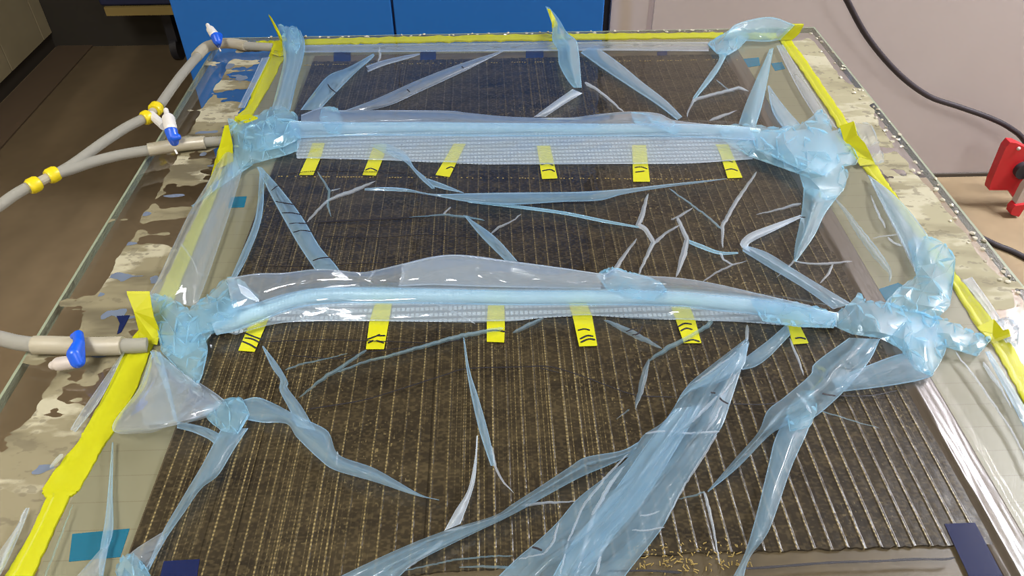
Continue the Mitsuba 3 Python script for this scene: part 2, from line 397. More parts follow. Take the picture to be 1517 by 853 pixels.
# dotted golden cross seams
for (xa_, ya_), (xb_, yb2), z_ in (((452, 96), (1092, 88), 0.0075), ((405, 261), (1098, 266), 0.0076)):
    dots = []
    for u in np.linspace(0, 1, 170):
        q = on(xa_ + (xb_ - xa_) * u, ya_ + (yb2 - ya_) * u + rs.uniform(-0.5, 0.5), z_)
        if rs.rand() < 0.4: continue
        dots.append(box(q[0] - 0.0013, q[0] + 0.0013, q[1] - 0.0007, q[1] + 0.0007, q[2] - 0.0012, q[2]))
    add('seam_stitches', trimesh.util.concatenate(dots), 'm_ochre', t, kind='stuff', label='dotted golden cross seam')

# ------------------------------------------------------------------ dried residue on the glass margins
def iso_mesh(x0, x1, y0, y1, step, fn, z0, th):
    nx, ny = int((x1 - x0) / step) + 1, int((y1 - y0) / step) + 1
    xs, ys = np.linspace(x0, x1, nx), np.linspace(y0, y1, ny)
    X, Y = np.meshgrid(xs, ys, indexing='ij')
    f = fn(X, Y).ravel()
    P = np.stack([X.ravel(), Y.ravel()], 1)
    q = grid_faces(nx, ny)
    tri = np.vstack([q[:, [0, 1, 2]], q[:, [0, 2, 3]]])
    out = []
    s = f[tri] > 0
    cnt = s.sum(1)
    out.append(P[tri[cnt == 3]])
    for want in (1, 2):
        tt = tri[cnt == want]; ss = s[cnt == want]
        odd = np.argmax(ss if want == 1 else ~ss, axis=1)
        a = tt[np.arange(len(tt)), odd]; b = tt[np.arange(len(tt)), (odd + 1) % 3]; c = tt[np.arange(len(tt)), (odd + 2) % 3]
        ab = P[a] + (P[b] - P[a]) * (f[a] / (f[a] - f[b]))[:, None]
        ac = P[a] + (P[c] - P[a]) * (f[a] / (f[a] - f[c]))[:, None]
        if want == 1: out.append(np.stack([P[a], ab, ac], 1))
        else:
            out.append(np.stack([ab, P[b], P[c]], 1)); out.append(np.stack([ab, P[c], ac], 1))
    tr = np.vstack(out)
    v = np.concatenate([tr, np.full(tr.shape[:2] + (1,), z0 + th)], -1).reshape(-1, 3)
    m = trimesh.Trimesh(v, np.arange(len(v)).reshape(-1, 3), process=False)
    m.merge_vertices()
    if len(m.faces) and m.face_normals[:, 2].mean() < 0: m.invert()
    return m

def nz2(X, Y, fx, fy, seed, octv=3):
    return sum(0.5 ** (o + 1) * meshkit.noise(np.stack([X * fx * 2 ** o, Y * fy * 2 ** o, X * 0 + 3.3 * o], -1), seed) for o in range(octv)) / (1 - 0.5 ** octv)

xlo, xli = GL + 0.045, on(250, 430)[0] - 0.02
def left_res(X, Y):
    bars = nz2(X, Y, 8, 30, 11, 4)
    front = np.clip((0.95 - Y) / 0.25, 0, 1)
    f = bars - 0.47 + 0.22 * front
    f += 0.10 * np.exp(-((X - xlo - 0.012) / 0.01) ** 2) * (0.4 + nz2(X, Y, 6, 9, 4))
    f -= 0.25 * np.clip((xlo + 0.006 - X) / 0.006, 0, 1) + 0.12 * np.clip((X - xli + 0.02) / 0.02, 0, 1)
    return f + 0.16 * (nz2(X, Y, 70, 90, 8) - 0.5)
add('residue', iso_mesh(GL, xli + 0.02, GN, GF - 0.06, 0.0035, left_res, T0, 0.0005), 'm_residue', kind='stuff',
    label='flaking cream and tan residue on the glass along the left margin of the table', cat='residue')
def left_blue(X, Y):
    return nz2(X, Y, 22, 40, 31) - 0.73 - 0.3 * (X < xlo) 
add('film_scraps', iso_mesh(GL, xli + 0.02, GN + 0.2, GF - 0.1, 0.004, left_blue, T0, 0.0008), 'm_residue_blue', kind='stuff',
    label='bluish scraps of old film stuck among the cream residue on the left margin', cat='scraps')
xro, xri = GR - 0.03, on(1418, 425)[0] + 0.012
def right_res(X, Y):
    f = nz2(X, Y, 9, 14, 21) - 0.36
    f -= 0.3 * np.clip((X - xro) / 0.012, 0, 1) + 0.2 * np.clip((xri - X) / 0.01, 0, 1)
    return f + 0.16 * (nz2(X, Y, 70, 70, 9) - 0.5)
add('residue', iso_mesh(xri - 0.01, GR, GN, GF - 0.05, 0.0035, right_res, T0, 0.0005), 'm_residue', kind='stuff',
    label='tan and cream residue covering the glass along the right margin of the table', cat='residue')

# ------------------------------------------------------------------ yellow sealant tape
def ribbon(A, B, h0, h1, n=None, top_noise=0.0006, seed=0):
    n = n or max(12, int(np.linalg.norm(np.diff(np.asarray(A, float), axis=0), axis=1).sum() / 6))
    A, B = np.asarray(A, float), np.asarray(B, float)
    k = np.linspace(0, len(A) - 1, n)
    ii = np.arange(len(A))
    A = np.stack([np.interp(k, ii, A[:, 0]), np.interp(k, ii, A[:, 1])], 1)
    B = np.stack([np.interp(k, ii, B[:, 0]), np.interp(k, ii, B[:, 1])], 1)
    ts = np.array([0, 0.0, 0.12, 0.30, 0.36, 0.6, 0.88, 1.0, 1.0]); hs = np.array([0, 0.75, 1, 1.05, 0.72, 0.95, 1, 0.75, 0])
    rr = np.random.RandomState(seed); A = A + rr.normal(0, 0.55, A.shape); B = B + rr.normal(0, 0.55, B.shape)
    V = np.zeros((n, len(ts), 3))
    for j, (tt, hh) in enumerate(zip(ts, hs)):
        P = A + (B - A) * tt
        for i in range(n):
            V[i, j] = on(P[i, 0], P[i, 1], 0)
        nn = meshkit.noise(np.stack([V[:, j, 0] * 60, V[:, j, 1] * 60, V[:, j, 0] * 0], -1), seed) - 0.5
        V[:, j, 2] = T0 + h0 + hh * (h1 - h0 + top_noise * nn * 2)
    return (V.reshape(-1, 3), grid_faces(n, len(ts)))

def sheet3(px, h, m, name, parent, extra=0.0, thick=0.0035, smooth=30):
    """A small folded slab: a polygon in the photograph with a height per corner, given thickness."""
    P = np.array([on(x, y, hh) for (x, y), hh in zip(px, h)])
    tri = trimesh.creation.triangulate_polygon(sg.Polygon(px), engine='earcut')
    v2, f = tri
    order = [int(np.argmin(np.linalg.norm(np.asarray(px) - q, axis=1))) for q in v2]
    V = P[order]
    nrm = np.array([0.15, -0.6, -0.35]); nrm = nrm / np.linalg.norm(nrm)
    f = np.asarray(f)
    V2 = V - nrm * thick
    n = len(V)
    ring = [order.index(i) for i in range(len(px))]
    q = []
    for a, b in zip(ring, ring[1:] + ring[:1]): q += [[a, b, b + n], [a, b + n, a + n]]
    return add(name, (np.vstack([V, V2]), np.vstack([f, f[:, ::-1] + n, q])), m, parent, smooth=False)

tl = thing('sealant_tape', 'long yellow sealant tape sealing the left side of the vacuum bag', 'tape')
add('strip', ribbon(*RUN_L, 0.0, 0.0042, seed=1), 'm_yellow', tl, smooth=40)
tb = thing('sealant_tape', 'thin looking yellow sealant tape along the far end of the table', 'tape')
add('strip', ribbon(*RUN_B, 0.0, 0.004, seed=2), 'm_yellow', tb, smooth=40)
tr_ = thing('sealant_tape', 'long yellow sealant tape sealing the right side of the vacuum bag', 'tape')
add('strip', ribbon(*RUN_R, 0.0, 0.0042, seed=3), 'm_yellow', tr_, smooth=40)
# upright pleat ears
sheet3([(188, 435), (222, 435), (225, 455), (228, 471), (237, 493), (233, 511), (206, 506), (206, 491), (198, 461)], [0.05, 0.05, 0.04, 0.03, 0.012, 0.005, 0.005, 0.014, 0.035], 'm_yellow', 'ear', tl)
sheet3([(333, 188), (339, 188), (345, 215), (346, 240), (322, 251), (324, 225)], [0.03, 0.03, 0.022, 0.01, 0.006, 0.016], 'm_yellow', 'ear', tl)
sheet3([(348, 175), (368, 171), (382, 176), (366, 184)], [0.012, 0.014, 0.014, 0.01], 'm_yellow', 'ear', tl)
sheet3([(398, 23), (402, 27), (413, 46), (420, 62), (428, 80), (414, 84), (402, 80), (403, 64), (416, 62), (407, 42)], [0.055, 0.053, 0.03, 0.016, 0.008, 0.006, 0.008, 0.013, 0.015, 0.034], 'm_yellow', 'ear', tb)
sheet3([(811, 14), (816, 16), (826, 34), (826, 56), (819, 56), (818, 36)], [0.05, 0.048, 0.026, 0.006, 0.006, 0.026], 'm_yellow', 'ear', tb)
sheet3([(1175, 37), (1191, 37), (1184, 50), (1174, 59), (1152, 60), (1163, 49)], [0.035, 0.035, 0.018, 0.006, 0.006, 0.02], 'm_yellow', 'ear', tr_)
sheet3([(1245, 189), (1266, 182), (1271, 203), (1282, 214), (1290, 229), (1296, 243), (1274, 246), (1252, 214)], [0.022, 0.03, 0.026, 0.022, 0.016, 0.008, 0.006, 0.014], 'm_yellow', 'ear', tr_)
sheet3([(1449, 488), (1474, 476), (1488, 493), (1496, 491), (1497, 498), (1471, 508)], [0.01, 0.014, 0.016, 0.02, 0.018, 0.006], 'm_yellow', 'ear', tr_)

# ------------------------------------------------------------------ blue positioning tapes below the bag
TAPES = [
    ([(495, 80), (520, 79), (520, 94), (495, 95)], 'm_blue_tape', 'navy tape tab at the far left edge of the laminate'),
    ([(623, 79), (646, 78), (646, 94), (623, 94)], 'm_blue_tape', 'navy tape tab on the far laminate edge, second from the left'),
    ([(779, 77), (805, 76), (805, 90), (779, 91)], 'm_blue_tape', 'navy tape tab on the far laminate edge just left of the middle yellow ear'),
    ([(973, 80), (988, 79), (988, 87), (973, 88)], 'm_blue_tape', 'small faint navy tape tab on the far laminate edge, right of the middle yellow ear'),
    ([(1094, 89), (1124, 86), (1126, 98), (1098, 102)], 'm_teal_tape', 'teal tape tab at the far right corner of the laminate'),
    ([(1142, 95), (1158, 93), (1163, 103), (1148, 106)], 'm_teal_tape', 'small blue tape tab beside the far right yellow tape'),
    ([(342, 293), (366, 292), (362, 308), (338, 309)], 'm_teal_tape', 'blue tape tab under the bag beside the left yellow tape'),
    ([(1299, 430), (1330, 420), (1342, 426), (1322, 446), (1305, 447)], 'm_teal_tape', 'blue tape tab under the crumpled film at the right end of the near flow line'),
    ([(108, 792), (193, 784), (179, 826), (103, 833)], 'm_teal_tape', 'large teal tape patch on the pale sheet at the near left corner'),
    ([(246, 837), (299, 834), (292, 880), (236, 880)], 'm_blue_tape', 'navy tape patch on the near left corner of the laminate'),
    ([(1395, 782), (1440, 780), (1478, 853), (1492, 880), (1440, 885), (1428, 853)], 'm_blue_tape', 'navy tape patch on the near right corner of the laminate'),
    ([(173, 469), (193, 468), (186, 482), (180, 493), (174, 496), (178, 480)], 'm_blue_tape', 'torn blue tape scrap on the glass left of the nearest yellow ear'),
]
for P, m, lab in TAPES:
    w = [on(x, y, 0)[:2] for x, y in P]
    cx = np.mean([q[0] for q in w]); cy = np.mean([q[1] for q in w])
    onlam = lamL < cx < lamR and cy < lamB
    z = T0 + ((0.0072 if cy < yb_ else 0.0046) if onlam else 0.0011)
    key = add('blue_tape', prism(w, z, z + 0.0004), m, label=lab, cat='tape')

# ------------------------------------------------------------------ flow channels: spiral tube on a strip of flow mesh
REAR = [(430, 186), (480, 188), (530, 189), (620, 189), (760, 190), (900, 191), (1010, 191), (1080, 193), (1125, 198)]
FRONT = [(318, 488), (345, 477), (380, 464), (430, 446), (480, 437), (560, 437), (660, 438), (760, 440), (860, 440), (985, 441), (1060, 447), (1137, 455), (1187, 463), (1240, 473)]
RF = [(440, 235), (500, 235), (600, 239), (690, 243), (760, 244), (900, 243), (1000, 243), (1060, 240), (1115, 236)]
FF = [(350, 496), (400, 480), (500, 476), (640, 477), (700, 478), (760, 476), (803, 471), (880, 468), (940, 472), (1000, 474), (1111, 478), (1180, 484), (1235, 486)]
lines3 = []
for name, path, front, rad in (('far', REAR, RF, 0.0085), ('near', FRONT, FF, 0.0085)):
    t = thing('flow_channel', f'pale {"straight" if name == "far" else "bowed"} resin flow tube with mesh strip across the {name} part of the laminate', 'flow channel')
    P = spline([on(x, y, 0.0165) for x, y in path], 120)
    lines3.append(P)
    add('spiral_tube', tube(P, rad, 12), 'm_spiral', t, smooth=40)
    A = spline(path, 60); B = spline(front, 60)
    V = np.zeros((60, 9, 3))
    for i in range(60):
        for j in range(9):
            s = j / 8
            q = A[i] + (B[i] - A[i]) * s
            h = 0.0078 + 0.008 * (1 - s) ** 2
            V[i, j] = on(q[0], q[1], h)
    add('flow_mesh', (V.reshape(-1, 3), grid_faces(60, 9)), 'm_flow_mesh', t, smooth=True, label='fine woven mesh strip')

# yellow hold-down strips with pen ticks
Y1 = [([(463, 212), (481, 212), (477, 229), (464, 259), (443, 259), (457, 229)], 'leftmost of the six on the far flow line'),
      ([(554, 214), (573, 214), (569, 231), (557, 260), (537, 259), (548, 231)], 'second from left on the far flow line'),
      ([(672, 213), (690, 213), (682, 229), (666, 262), (645, 259), (663, 229)], 'third from left on the far flow line'),
      ([(795, 216), (815, 216), (819, 234), (826, 264), (803, 265), (798, 234)], 'third from right on the far flow line'),
      ([(936, 215), (957, 215), (959, 234), (963, 269), (938, 269), (937, 234)], 'second from right on the far flow line'),
      ([(1060, 214), (1079, 214), (1085, 229), (1100, 263), (1078, 264), (1067, 229)], 'rightmost of the six on the far flow line'),
      ([(384, 452), (406, 450), (394, 481), (377, 521), (353, 519), (368, 483)], 'leftmost of the six on the near flow line'),
      ([(556, 449), (581, 449), (576, 477), (569, 517), (542, 517), (547, 477)], 'second from left on the near flow line'),
      ([(723, 452), (747, 452), (748, 478), (747, 507), (721, 506), (721, 478)], 'third from left on the near flow line'),
      ([(842, 449), (869, 449), (877, 467), (885, 512), (858, 513), (848, 467)], 'third from right on the near flow line'),
      ([(994, 454), (1022, 454), (1030, 474), (1039, 508), (1013, 508), (1001, 473)], 'second from right on the near flow line'),
      ([(1150, 462), (1178, 464), (1187, 486), (1198, 508), (1175, 510), (1167, 486)], 'rightmost of the six on the near flow line')]
TICKS = {1: [[(541, 252), (549, 249), (559, 253)]], 2: [[(661, 250), (668, 247), (673, 249)]], 3: [[(801, 244), (812, 242), (820, 245)], [(803, 253), (815, 251), (822, 254)]],
         4: [[(940, 248), (950, 247), (959, 250)], [(941, 255), (955, 253)]], 5: [[(1068, 239), (1078, 238), (1086, 240)], [(1074, 252), (1084, 250), (1093, 253)]],
         6: [[(363, 493), (375, 498), (389, 503)], [(362, 500), (374, 502), (386, 508)], [(358, 505), (370, 510), (380, 516)]],
         7: [[(543, 503), (556, 498), (563, 495)], [(545, 508), (553, 504)], [(558, 497), (571, 497)], [(557, 504), (569, 508)]], 8: [[(721, 490), (735, 489), (748, 491)]],
         9: [[(859, 502), (870, 497), (879, 498)], [(860, 507), (872, 502), (882, 503)], [(856, 489), (866, 487), (874, 489)]], 10: [[(1004, 484), (1014, 479), (1025, 480)], [(1008, 490), (1017, 486), (1026, 488)], [(1014, 506), (1026, 503), (1037, 506)]],
         11: [[(1178, 501), (1186, 500), (1194, 502)]]}
def pen(pts, h, name, parent, w=0.0016):
    P = spline([on(x, y, h) for x, y in pts], max(8, 6 * len(pts)))
    d = np.gradient(P, axis=0); s = np.stack([-d[:, 1], d[:, 0], 0 * d[:, 0]], 1); s /= np.linalg.norm(s, axis=1, keepdims=True)
    ww = w / 2 * (0.7 + 0.6 * meshkit.noise(P * 150, 3))[:, None]
    ww[0] *= 0.4; ww[-1] *= 0.4
    lo = P - s * ww; hi = P + s * ww
    V = np.stack([lo, hi], 1).reshape(-1, 3)
    V = np.vstack([V, V - [0, 0, 0.0003]])
    n = len(P); f = grid_faces(n, 2)
    return add(name, (V, np.vstack([f, f[:, ::-1] + 2 * n])), 'm_pen', parent)
for i, (P, lab) in enumerate(Y1):
    key = thing('yellow_tape', 'yellow tape strip with pen ticks, ' + lab if i in TICKS else 'plain yellow tape strip, ' + lab, 'tape strip')
    top, mid, bot = P[:2], (P[5], P[2]), (P[4], P[3])
    rowsP = np.array([[top[0], top[1]], [mid[0], mid[1]], [bot[0], bot[1]]], float)
    V = []
    for s in np.linspace(0, 2, 13):
        k = min(int(s), 1); q = rowsP[k] + (rowsP[k + 1] - rowsP[k]) * (s - k)
        h = 0.0095 + 0.004 * max(0, 1 - s) ** 2
        for tt in np.linspace(0, 1, 4):
            x, yv = q[0] + (q[1] - q[0]) * tt
            V.append(on(x, yv, h))
    V = np.array(V); n = len(V); f = grid_faces(13, 4)
    b = [r * 4 for r in range(13)] + [48 + j for j in (1, 2, 3)] + [r * 4 + 3 for r in range(11, -1, -1)] + [2, 1]
    side = [[a, c, c + n, a + n] for a, c in zip(b, b[1:] + b[:1])]
    add('strip', (np.vstack([V, V - [0, 0, 0.0006]]), np.vstack([f, f[:, ::-1] + n, side])), 'm_yellow_strip', key)
    for tk in TICKS.get(i, []):
        pen(tk, 0.0102, 'pen_tick', key, 0.0022)

# ------------------------------------------------------------------ the vacuum bag
bag = thing('vacuum_bag', 'pale blue transparent vacuum bag film, pleated and crumpled, sealed over the black laminate', 'plastic film')
# film lying on everything inside the tape
yN, yR = GN + 0.06, on(760, 57)[1]
def edge_x(run, yv):
    P = np.array([on(x, y)[:2] for x, y in run]); o = np.argsort(P[:, 1])
    return np.interp(yv, P[o, 1], P[o, 0])
nx, ny = 300, 320
ys = np.linspace(yN, yR, ny)
xl_, xr_ = edge_x(RUN_L[0], ys) + 0.012, edge_x(RUN_R[1], ys) - 0.012
X = xl_[None] + (xr_ - xl_)[None] * np.linspace(0, 1, nx)[:, None]
Y = np.repeat(ys[None], nx, 0)
def sm(a, b, x):
    t = np.clip((x - a) / (b - a), 0, 1); return t * t * (3 - 2 * t)
inl = sm(lamL - 0.02, lamL, X) * sm(lamR + 0.015, lamR - 0.002, X) * sm(lamB + 0.02, lamB, Y)
Z = 0.0052 + 0.0066 * inl
from scipy.spatial import cKDTree
for P in lines3:
    d = cKDTree(P[:, :2]).query(np.stack([X, Y], -1).reshape(-1, 2))[0].reshape(X.shape)
    Z = np.maximum(Z, 0.0105 + 0.0165 * sm(0.034, 0.011, d) * (d < 0.04))
Z += 0.0009 * (nz2(X, Y, 20, 20, 41) - 0.5) + 0.0012 * np.abs(nz2(X, Y, 30, 10, 43) - 0.5)
add('film', (np.stack([X, Y, T0 + Z], -1).reshape(-1, 3), grid_faces(nx, ny)), 'm_sheet', bag, smooth=True, label='clear film lying flat on the laminate')

def h_surf(p):
    return 0.0128 if lamL < p[0] < lamR and p[1] < lamB else 0.0075

def pleat(A, B, puff=0.006, lift=(0.0, 0.0), m='m_film', name='pleat', rib=0, cols=10, seed=0, sp=True, wob=0.0025, rim=3):
    """A flattened fold of film: two layers meeting along the outlines A and B."""
    L = max(np.linalg.norm(np.diff(np.asarray(A, float), axis=0), axis=1).sum(), np.linalg.norm(np.diff(np.asarray(B, float), axis=0), axis=1).sum())
    n = int(np.clip(L / 5, 10, 120))
    A = spline(A, n) if sp else resample(A, n)
    B = spline(B, n) if sp else resample(B, n)
    js = np.linspace(0, 1, cols + 1)
    out = []
    for layer in (0, 1):
        V = np.zeros((n, cols + 1, 3))
        for i in range(n):
            wpx = np.linalg.norm(B[i] - A[i])
            k = min(1.0, wpx / 18.0)
            e = min(1.0, 6 * min(i, n - 1 - i) / n + 0.25)
            for j, tt in enumerate(js):
                q = A[i] + (B[i] - A[i]) * tt
                base = on(q[0], q[1], 0.0105)
                h = h_surf(base) + lift[0] * (1 - tt) + lift[1] * tt
                if layer:
                    h += 0.0004 + puff * k * e * math.sin(math.pi * tt) ** 0.7
                    if rib: h += puff * 0.55 * k * math.sin(tt * math.pi) * math.sin(tt * rib * 2 * math.pi + seed + i * 0.03)
                V[i, j] = (q[0], q[1], h)
        al = np.repeat((np.arange(n) * L / n)[:, None], cols + 1, 1); ac = np.linalg.norm(B - A, axis=1)[:, None] * js[None]
        N = meshkit.noise(np.stack([al / 45 + ac / 60, ac / 9 + al / 70, al * 0 + seed], -1), seed + 9 * layer) - 0.5
        N2 = meshkit.noise(np.stack([al / 26, ac / 22, al * 0 + seed + 5], -1), seed + 3) - 0.5
        edge = np.sin(np.pi * js)[None]
        V[..., 2] += wob * (0.75 * N + 0.9 * N2) * edge
        if layer: V[..., 2] = np.maximum(V[..., 2], 0.0080)
        out.append(np.array([on(*v) for v in V.reshape(-1, 3)]))
    f = grid_faces(n, cols + 1)
    Fs = [f, f[:, ::-1] + len(out[0])]
    off = 2 * len(out[0])
    wid = np.linalg.norm(B - A, axis=1)[:, None]
    for P, Q, lf, dl in ((A, B, lift[0], 1), (B, A, lift[1], -1)):      # the folded rim: film doubled over on itself
        dirn = (Q - P) / np.maximum(wid, 1e-6)
        for l in range(rim):
            rw = np.minimum(1.3 + 0.5 * l, 0.3 * wid)
            R = np.zeros((n, 3, 3))
            for j, u in enumerate((0, 0.5, 1.0)):
                q = P + dirn * rw * u
                for i in range(n):
                    hh = h_surf(on(q[i, 0], q[i, 1], 0.0105)) + lf + 0.0008 * math.sin(math.pi * u) + 0.0004 * (l + 1)
                    R[i, j] = on(q[i, 0], q[i, 1], hh)
            out.append(R.reshape(-1, 3))
            g = grid_faces(n, 3)
            Fs.append((g if dl > 0 else g[:, ::-1]) + off); off += n * 3
    return add(name, (np.vstack(out), np.vstack(Fs)), m, bag, smooth=True)

def crease(pts, w, h=0.004, m='m_crease', name='crease', seed=0, lift=0.0):
    """A thin upright pinch of film: pts in pixels, w widths in pixels."""
    n = int(np.clip(np.linalg.norm(np.diff(np.asarray(pts, float), axis=0), axis=1).sum() / 5, 8, 80))
    P = resample(np.c_[pts, np.interp(np.linspace(0, 1, len(pts)), np.linspace(0, 1, len(w)), w)], n)
    d = np.gradient(P[:, :2], axis=0); s = np.stack([-d[:, 1], d[:, 0]], 1); s /= np.linalg.norm(s, axis=1, keepdims=True) + 1e-9
    rs = np.random.RandomState(seed + 5)
    P[:, :2] += rs.normal(0, 0.35, (n, 2))
    V = np.zeros((n, 5, 3))
    for i in range(n):
        ww = max(P[i, 2], 1.0) * (0.35 if i in (0, n - 1) else 1)
        for j, tt in enumerate((-0.5, -0.28, 0, 0.28, 0.5)):
            q = P[i, :2] + s[i] * ww * tt
            hh = lift + h_surf(on(q[0], q[1], 0.0105)) + (1 - (2 * tt) ** 2) * min(h, 0.0011 * ww)
            V[i, j] = on(q[0], q[1], hh)
    return add(name, (V.reshape(-1, 3), grid_faces(n, 5)), m, bag, smooth=50)

def bunch(poly, hmax, seed=0, m='m_film_thick', spacing=15, layers=2, name='bunch', hmin=0.0, flow=None):
    """Crumpled film: facets between random crease points inside an outline; every layer its own crumple."""
    spacing *= 1.25
    pg = sg.Polygon(poly)
    if not pg.is_valid: pg = pg.buffer(0)
    rs = np.random.RandomState(seed)
    VV, FF_, off = [], [], 0
    for l in range(layers):
        L = pg.exterior.length
        bd = np.array([pg.exterior.interpolate(s).coords[0] for s in np.arange(0, L, spacing * 0.8)])
        bd = np.vstack([bd, np.asarray(poly, float)])
        x0, y0, x1, y1 = pg.bounds
        pts = []
        for _ in range(4000):
            q = np.array([rs.uniform(x0, x1), rs.uniform(y0, y1)])
            if not pg.contains(sg.Point(q)) or pg.exterior.distance(sg.Point(q)) < spacing * 0.35: continue
            if all(np.linalg.norm(q - r) > spacing * 0.75 for r in pts): pts.append(q)
            if len(pts) > 260: break
        P = np.vstack([bd] + ([np.array(pts)] if pts else []))
        tri = Delaunay(P).simplices
        keep = [pg.buffer(0.5).contains(sg.Point(P[t].mean(0))) for t in tri]
        tri = tri[np.array(keep)]
        V = []
        for i, q in enumerate(P):
            dist = pg.exterior.distance(sg.Point(q))
            env = min(1, dist / 22.0)
            h = h_surf(on(q[0], q[1], 0.0105)) + hmin + l * 0.0015
            if i >= len(bd): h += hmax * (0.25 + 0.75 * env) * rs.uniform(0.15, 1.0) * (1 if l else 0.7)
            else: h += hmax * 0.18 * rs.uniform(0, 1)
            V.append(on(q[0], q[1], h))
        V = np.array(V)
        a = np.cross(V[tri[:, 1]] - V[tri[:, 0]], V[tri[:, 2]] - V[tri[:, 0]])
        tri[a[:, 2] < 0] = tri[a[:, 2] < 0][:, ::-1]
        mesh = trimesh.Trimesh(V, tri, process=False)
        VV.append(mesh.vertices); FF_.append(mesh.faces + off); off += len(mesh.vertices)
        for a_, b_ in mesh.edges_unique:                        # pinched ribs along some of the crease lines
            rim_ = a_ < len(bd) and b_ < len(bd)
            if rs.rand() > (0.6 if rim_ else 0.22): continue
            p, q = V[a_], V[b_]; d = q - p; L_ = np.linalg.norm(d)
            if L_ < 1e-4: continue
            s_ = np.cross(d / L_, [0.0, -0.66, 0.75]); s_ /= np.linalg.norm(s_) + 1e-9
            w_ = rs.uniform(0.0004, 0.0010)
            for k_ in range(5):
                up_ = np.array([0, 0, 0.0005 + 0.0004 * k_])
                mid = (p + q) / 2
                RV = np.array([p + up_, mid - s_ * w_ + up_, mid + s_ * w_ + up_, q + up_, mid + up_ * 2.5])
                VV.append(RV); FF_.append(np.array([[0, 1, 4], [0, 4, 2], [1, 3, 4], [4, 3, 2]]) + off); off += 5
    return add(name, trimesh.Trimesh(np.vstack(VV), np.vstack(FF_), process=False), m, bag, smooth=42)

# --- far field
pleat([(445, 163), (462, 140), (486, 112), (515, 100), (553, 79)], [(473, 163), (500, 135), (530, 105), (548, 90), (555, 82)], 0.010, seed=1)
pleat([(542, 98), (565, 90), (600, 82), (622, 79)], [(545, 107), (570, 97), (605, 87), (622, 81)], 0.008, seed=2, m='m_film_pale')
pleat([(510, 164), (560, 145), (620, 118), (680, 95), (744, 75)], [(545, 164), (580, 155), (620, 137), (685, 107), (746, 76)], 0.009, seed=3, m='m_film_pale')
crease([(562, 70), (563, 80), (560, 92)], [2, 4, 2], seed=1)
pleat([(808, 9), (818, 38), (818, 60), (826, 73), (828, 95), (840, 118), (850, 130)], [(814, 11), (828, 28), (840, 48), (854, 60), (858, 80), (860, 105), (862, 130)], 0.012, lift=(0.012, 0.012), m='m_film_thick', seed=4, rib=1)
pleat([(848, 132), (818, 153), (791, 173)], [(863, 138), (835, 155), (808, 173)], 0.012, seed=5, m='m_crease')
crease([(866, 122), (885, 133), (900, 145), (925, 167)], [6, 4, 4, 2], seed=2)
pleat([(868, 71), (885, 71), (920, 95), (950, 120), (986, 148), (1011, 173)], [(860, 78), (890, 100), (935, 130), (973, 155), (1003, 178)], 0.007, seed=6)
pleat([(1075, 52), (1092, 35), (1140, 25), (1178, 37)], [(1070, 64), (1100, 61), (1135, 62), (1156, 59)], 0.008, lift=(0.03, 0.0), m='m_film_thick', seed=7)
bunch([(1048, 66), (1075, 50), (1092, 40), (1110, 55), (1095, 72), (1078, 82), (1062, 80)], 0.02, 3, spacing=9)
pleat([(1062, 76), (1065, 88), (1048, 113), (1026, 145)], [(1080, 76), (1061, 110), (1036, 140), (1027, 150)], 0.010, seed=8, m='m_film_thick')
crease([(1018, 173), (1022, 158), (1028, 148), (1056, 140), (1096, 130), (1109, 135)], [2, 3, 5, 5, 5, 2], seed=3)
crease([(1051, 179), (1070, 172), (1091, 163)], [5, 5, 1], seed=4)
crease([(1061, 118), (1075, 130), (1088, 136)], [2, 2, 1], m='m_film', seed=5)
pleat([(1094, 184), (1104, 155), (1119, 120), (1140, 73)], [(1119, 189), (1128, 160), (1136, 125), (1146, 71)], 0.012, seed=9, m='m_film_thick')
pleat([(1137, 128), (1144, 165), (1162, 193)], [(1139, 126), (1160, 155), (1187, 186)], 0.008, seed=10)
pleat([(1160, 66), (1200, 130), (1240, 190)], [(1150, 68), (1180, 128), (1212, 180)], 0.004, seed=12, m='m_film_pale')
pleat([(423, 38), (418, 60), (420, 90), (412, 125), (402, 162)], [(445, 45), (452, 65), (448, 92), (440, 120), (430, 163)], 0.014, lift=(0.01, 0.01), m='m_film', seed=13, rib=1)
bunch([(412, 38), (440, 42), (448, 60), (440, 80), (422, 75), (416, 55)], 0.025, 7, spacing=9, hmin=0.01)
pleat([(388, 86), (372, 120), (352, 160)], [(400, 84), (382, 120), (362, 160)], 0.004, seed=14, m='m_film_pale')
pleat([(450, 67), (600, 65), (760, 63), (900, 62), (1050, 62)], [(450, 78), (600, 77), (760, 76), (900, 75), (1050, 76)], 0.004, seed=15, m='m_film_pale')

# --- film over the far flow line
pleat([(446, 170), (480, 158), (505, 163), (603, 163), (668, 164), (693, 167), (760, 173), (843, 174), (885, 169), (935, 165), (976, 168), (1000, 178), (1060, 185)],
      [(446, 186), (480, 184), (530, 183), (620, 182), (690, 183), (760, 184), (843, 185), (900, 185), (950, 186), (1000, 188), (1060, 190)], 0.010, lift=(0.012, 0.016), m='m_film_pale', seed=20)
pleat([(430, 180), (530, 181), (620, 181), (760, 182), (900, 183), (1010, 183), (1110, 188)], [(430, 205), (530, 201), (620, 201), (760, 202), (900, 202), (1010, 203), (1120, 208)], 0.004, lift=(0.018, 0.014), m='m_film', seed=21)
pleat([(440, 200), (530, 200), (760, 202), (1000, 203), (1115, 205)], [(440, 234), (600, 238), (760, 243), (1000, 242), (1115, 236)], 0.002, lift=(0.012, 0.0), m='m_film_pale', seed=22)
bunch([(478, 160), (500, 162), (508, 180), (504, 200), (486, 198), (474, 178)], 0.012, 11, spacing=12, hmin=0.012)
bunch([(935, 168), (955, 172), (985, 176), (1010, 190), (1000, 200), (960, 186), (940, 182)], 0.012, 12, spacing=12, hmin=0.012)
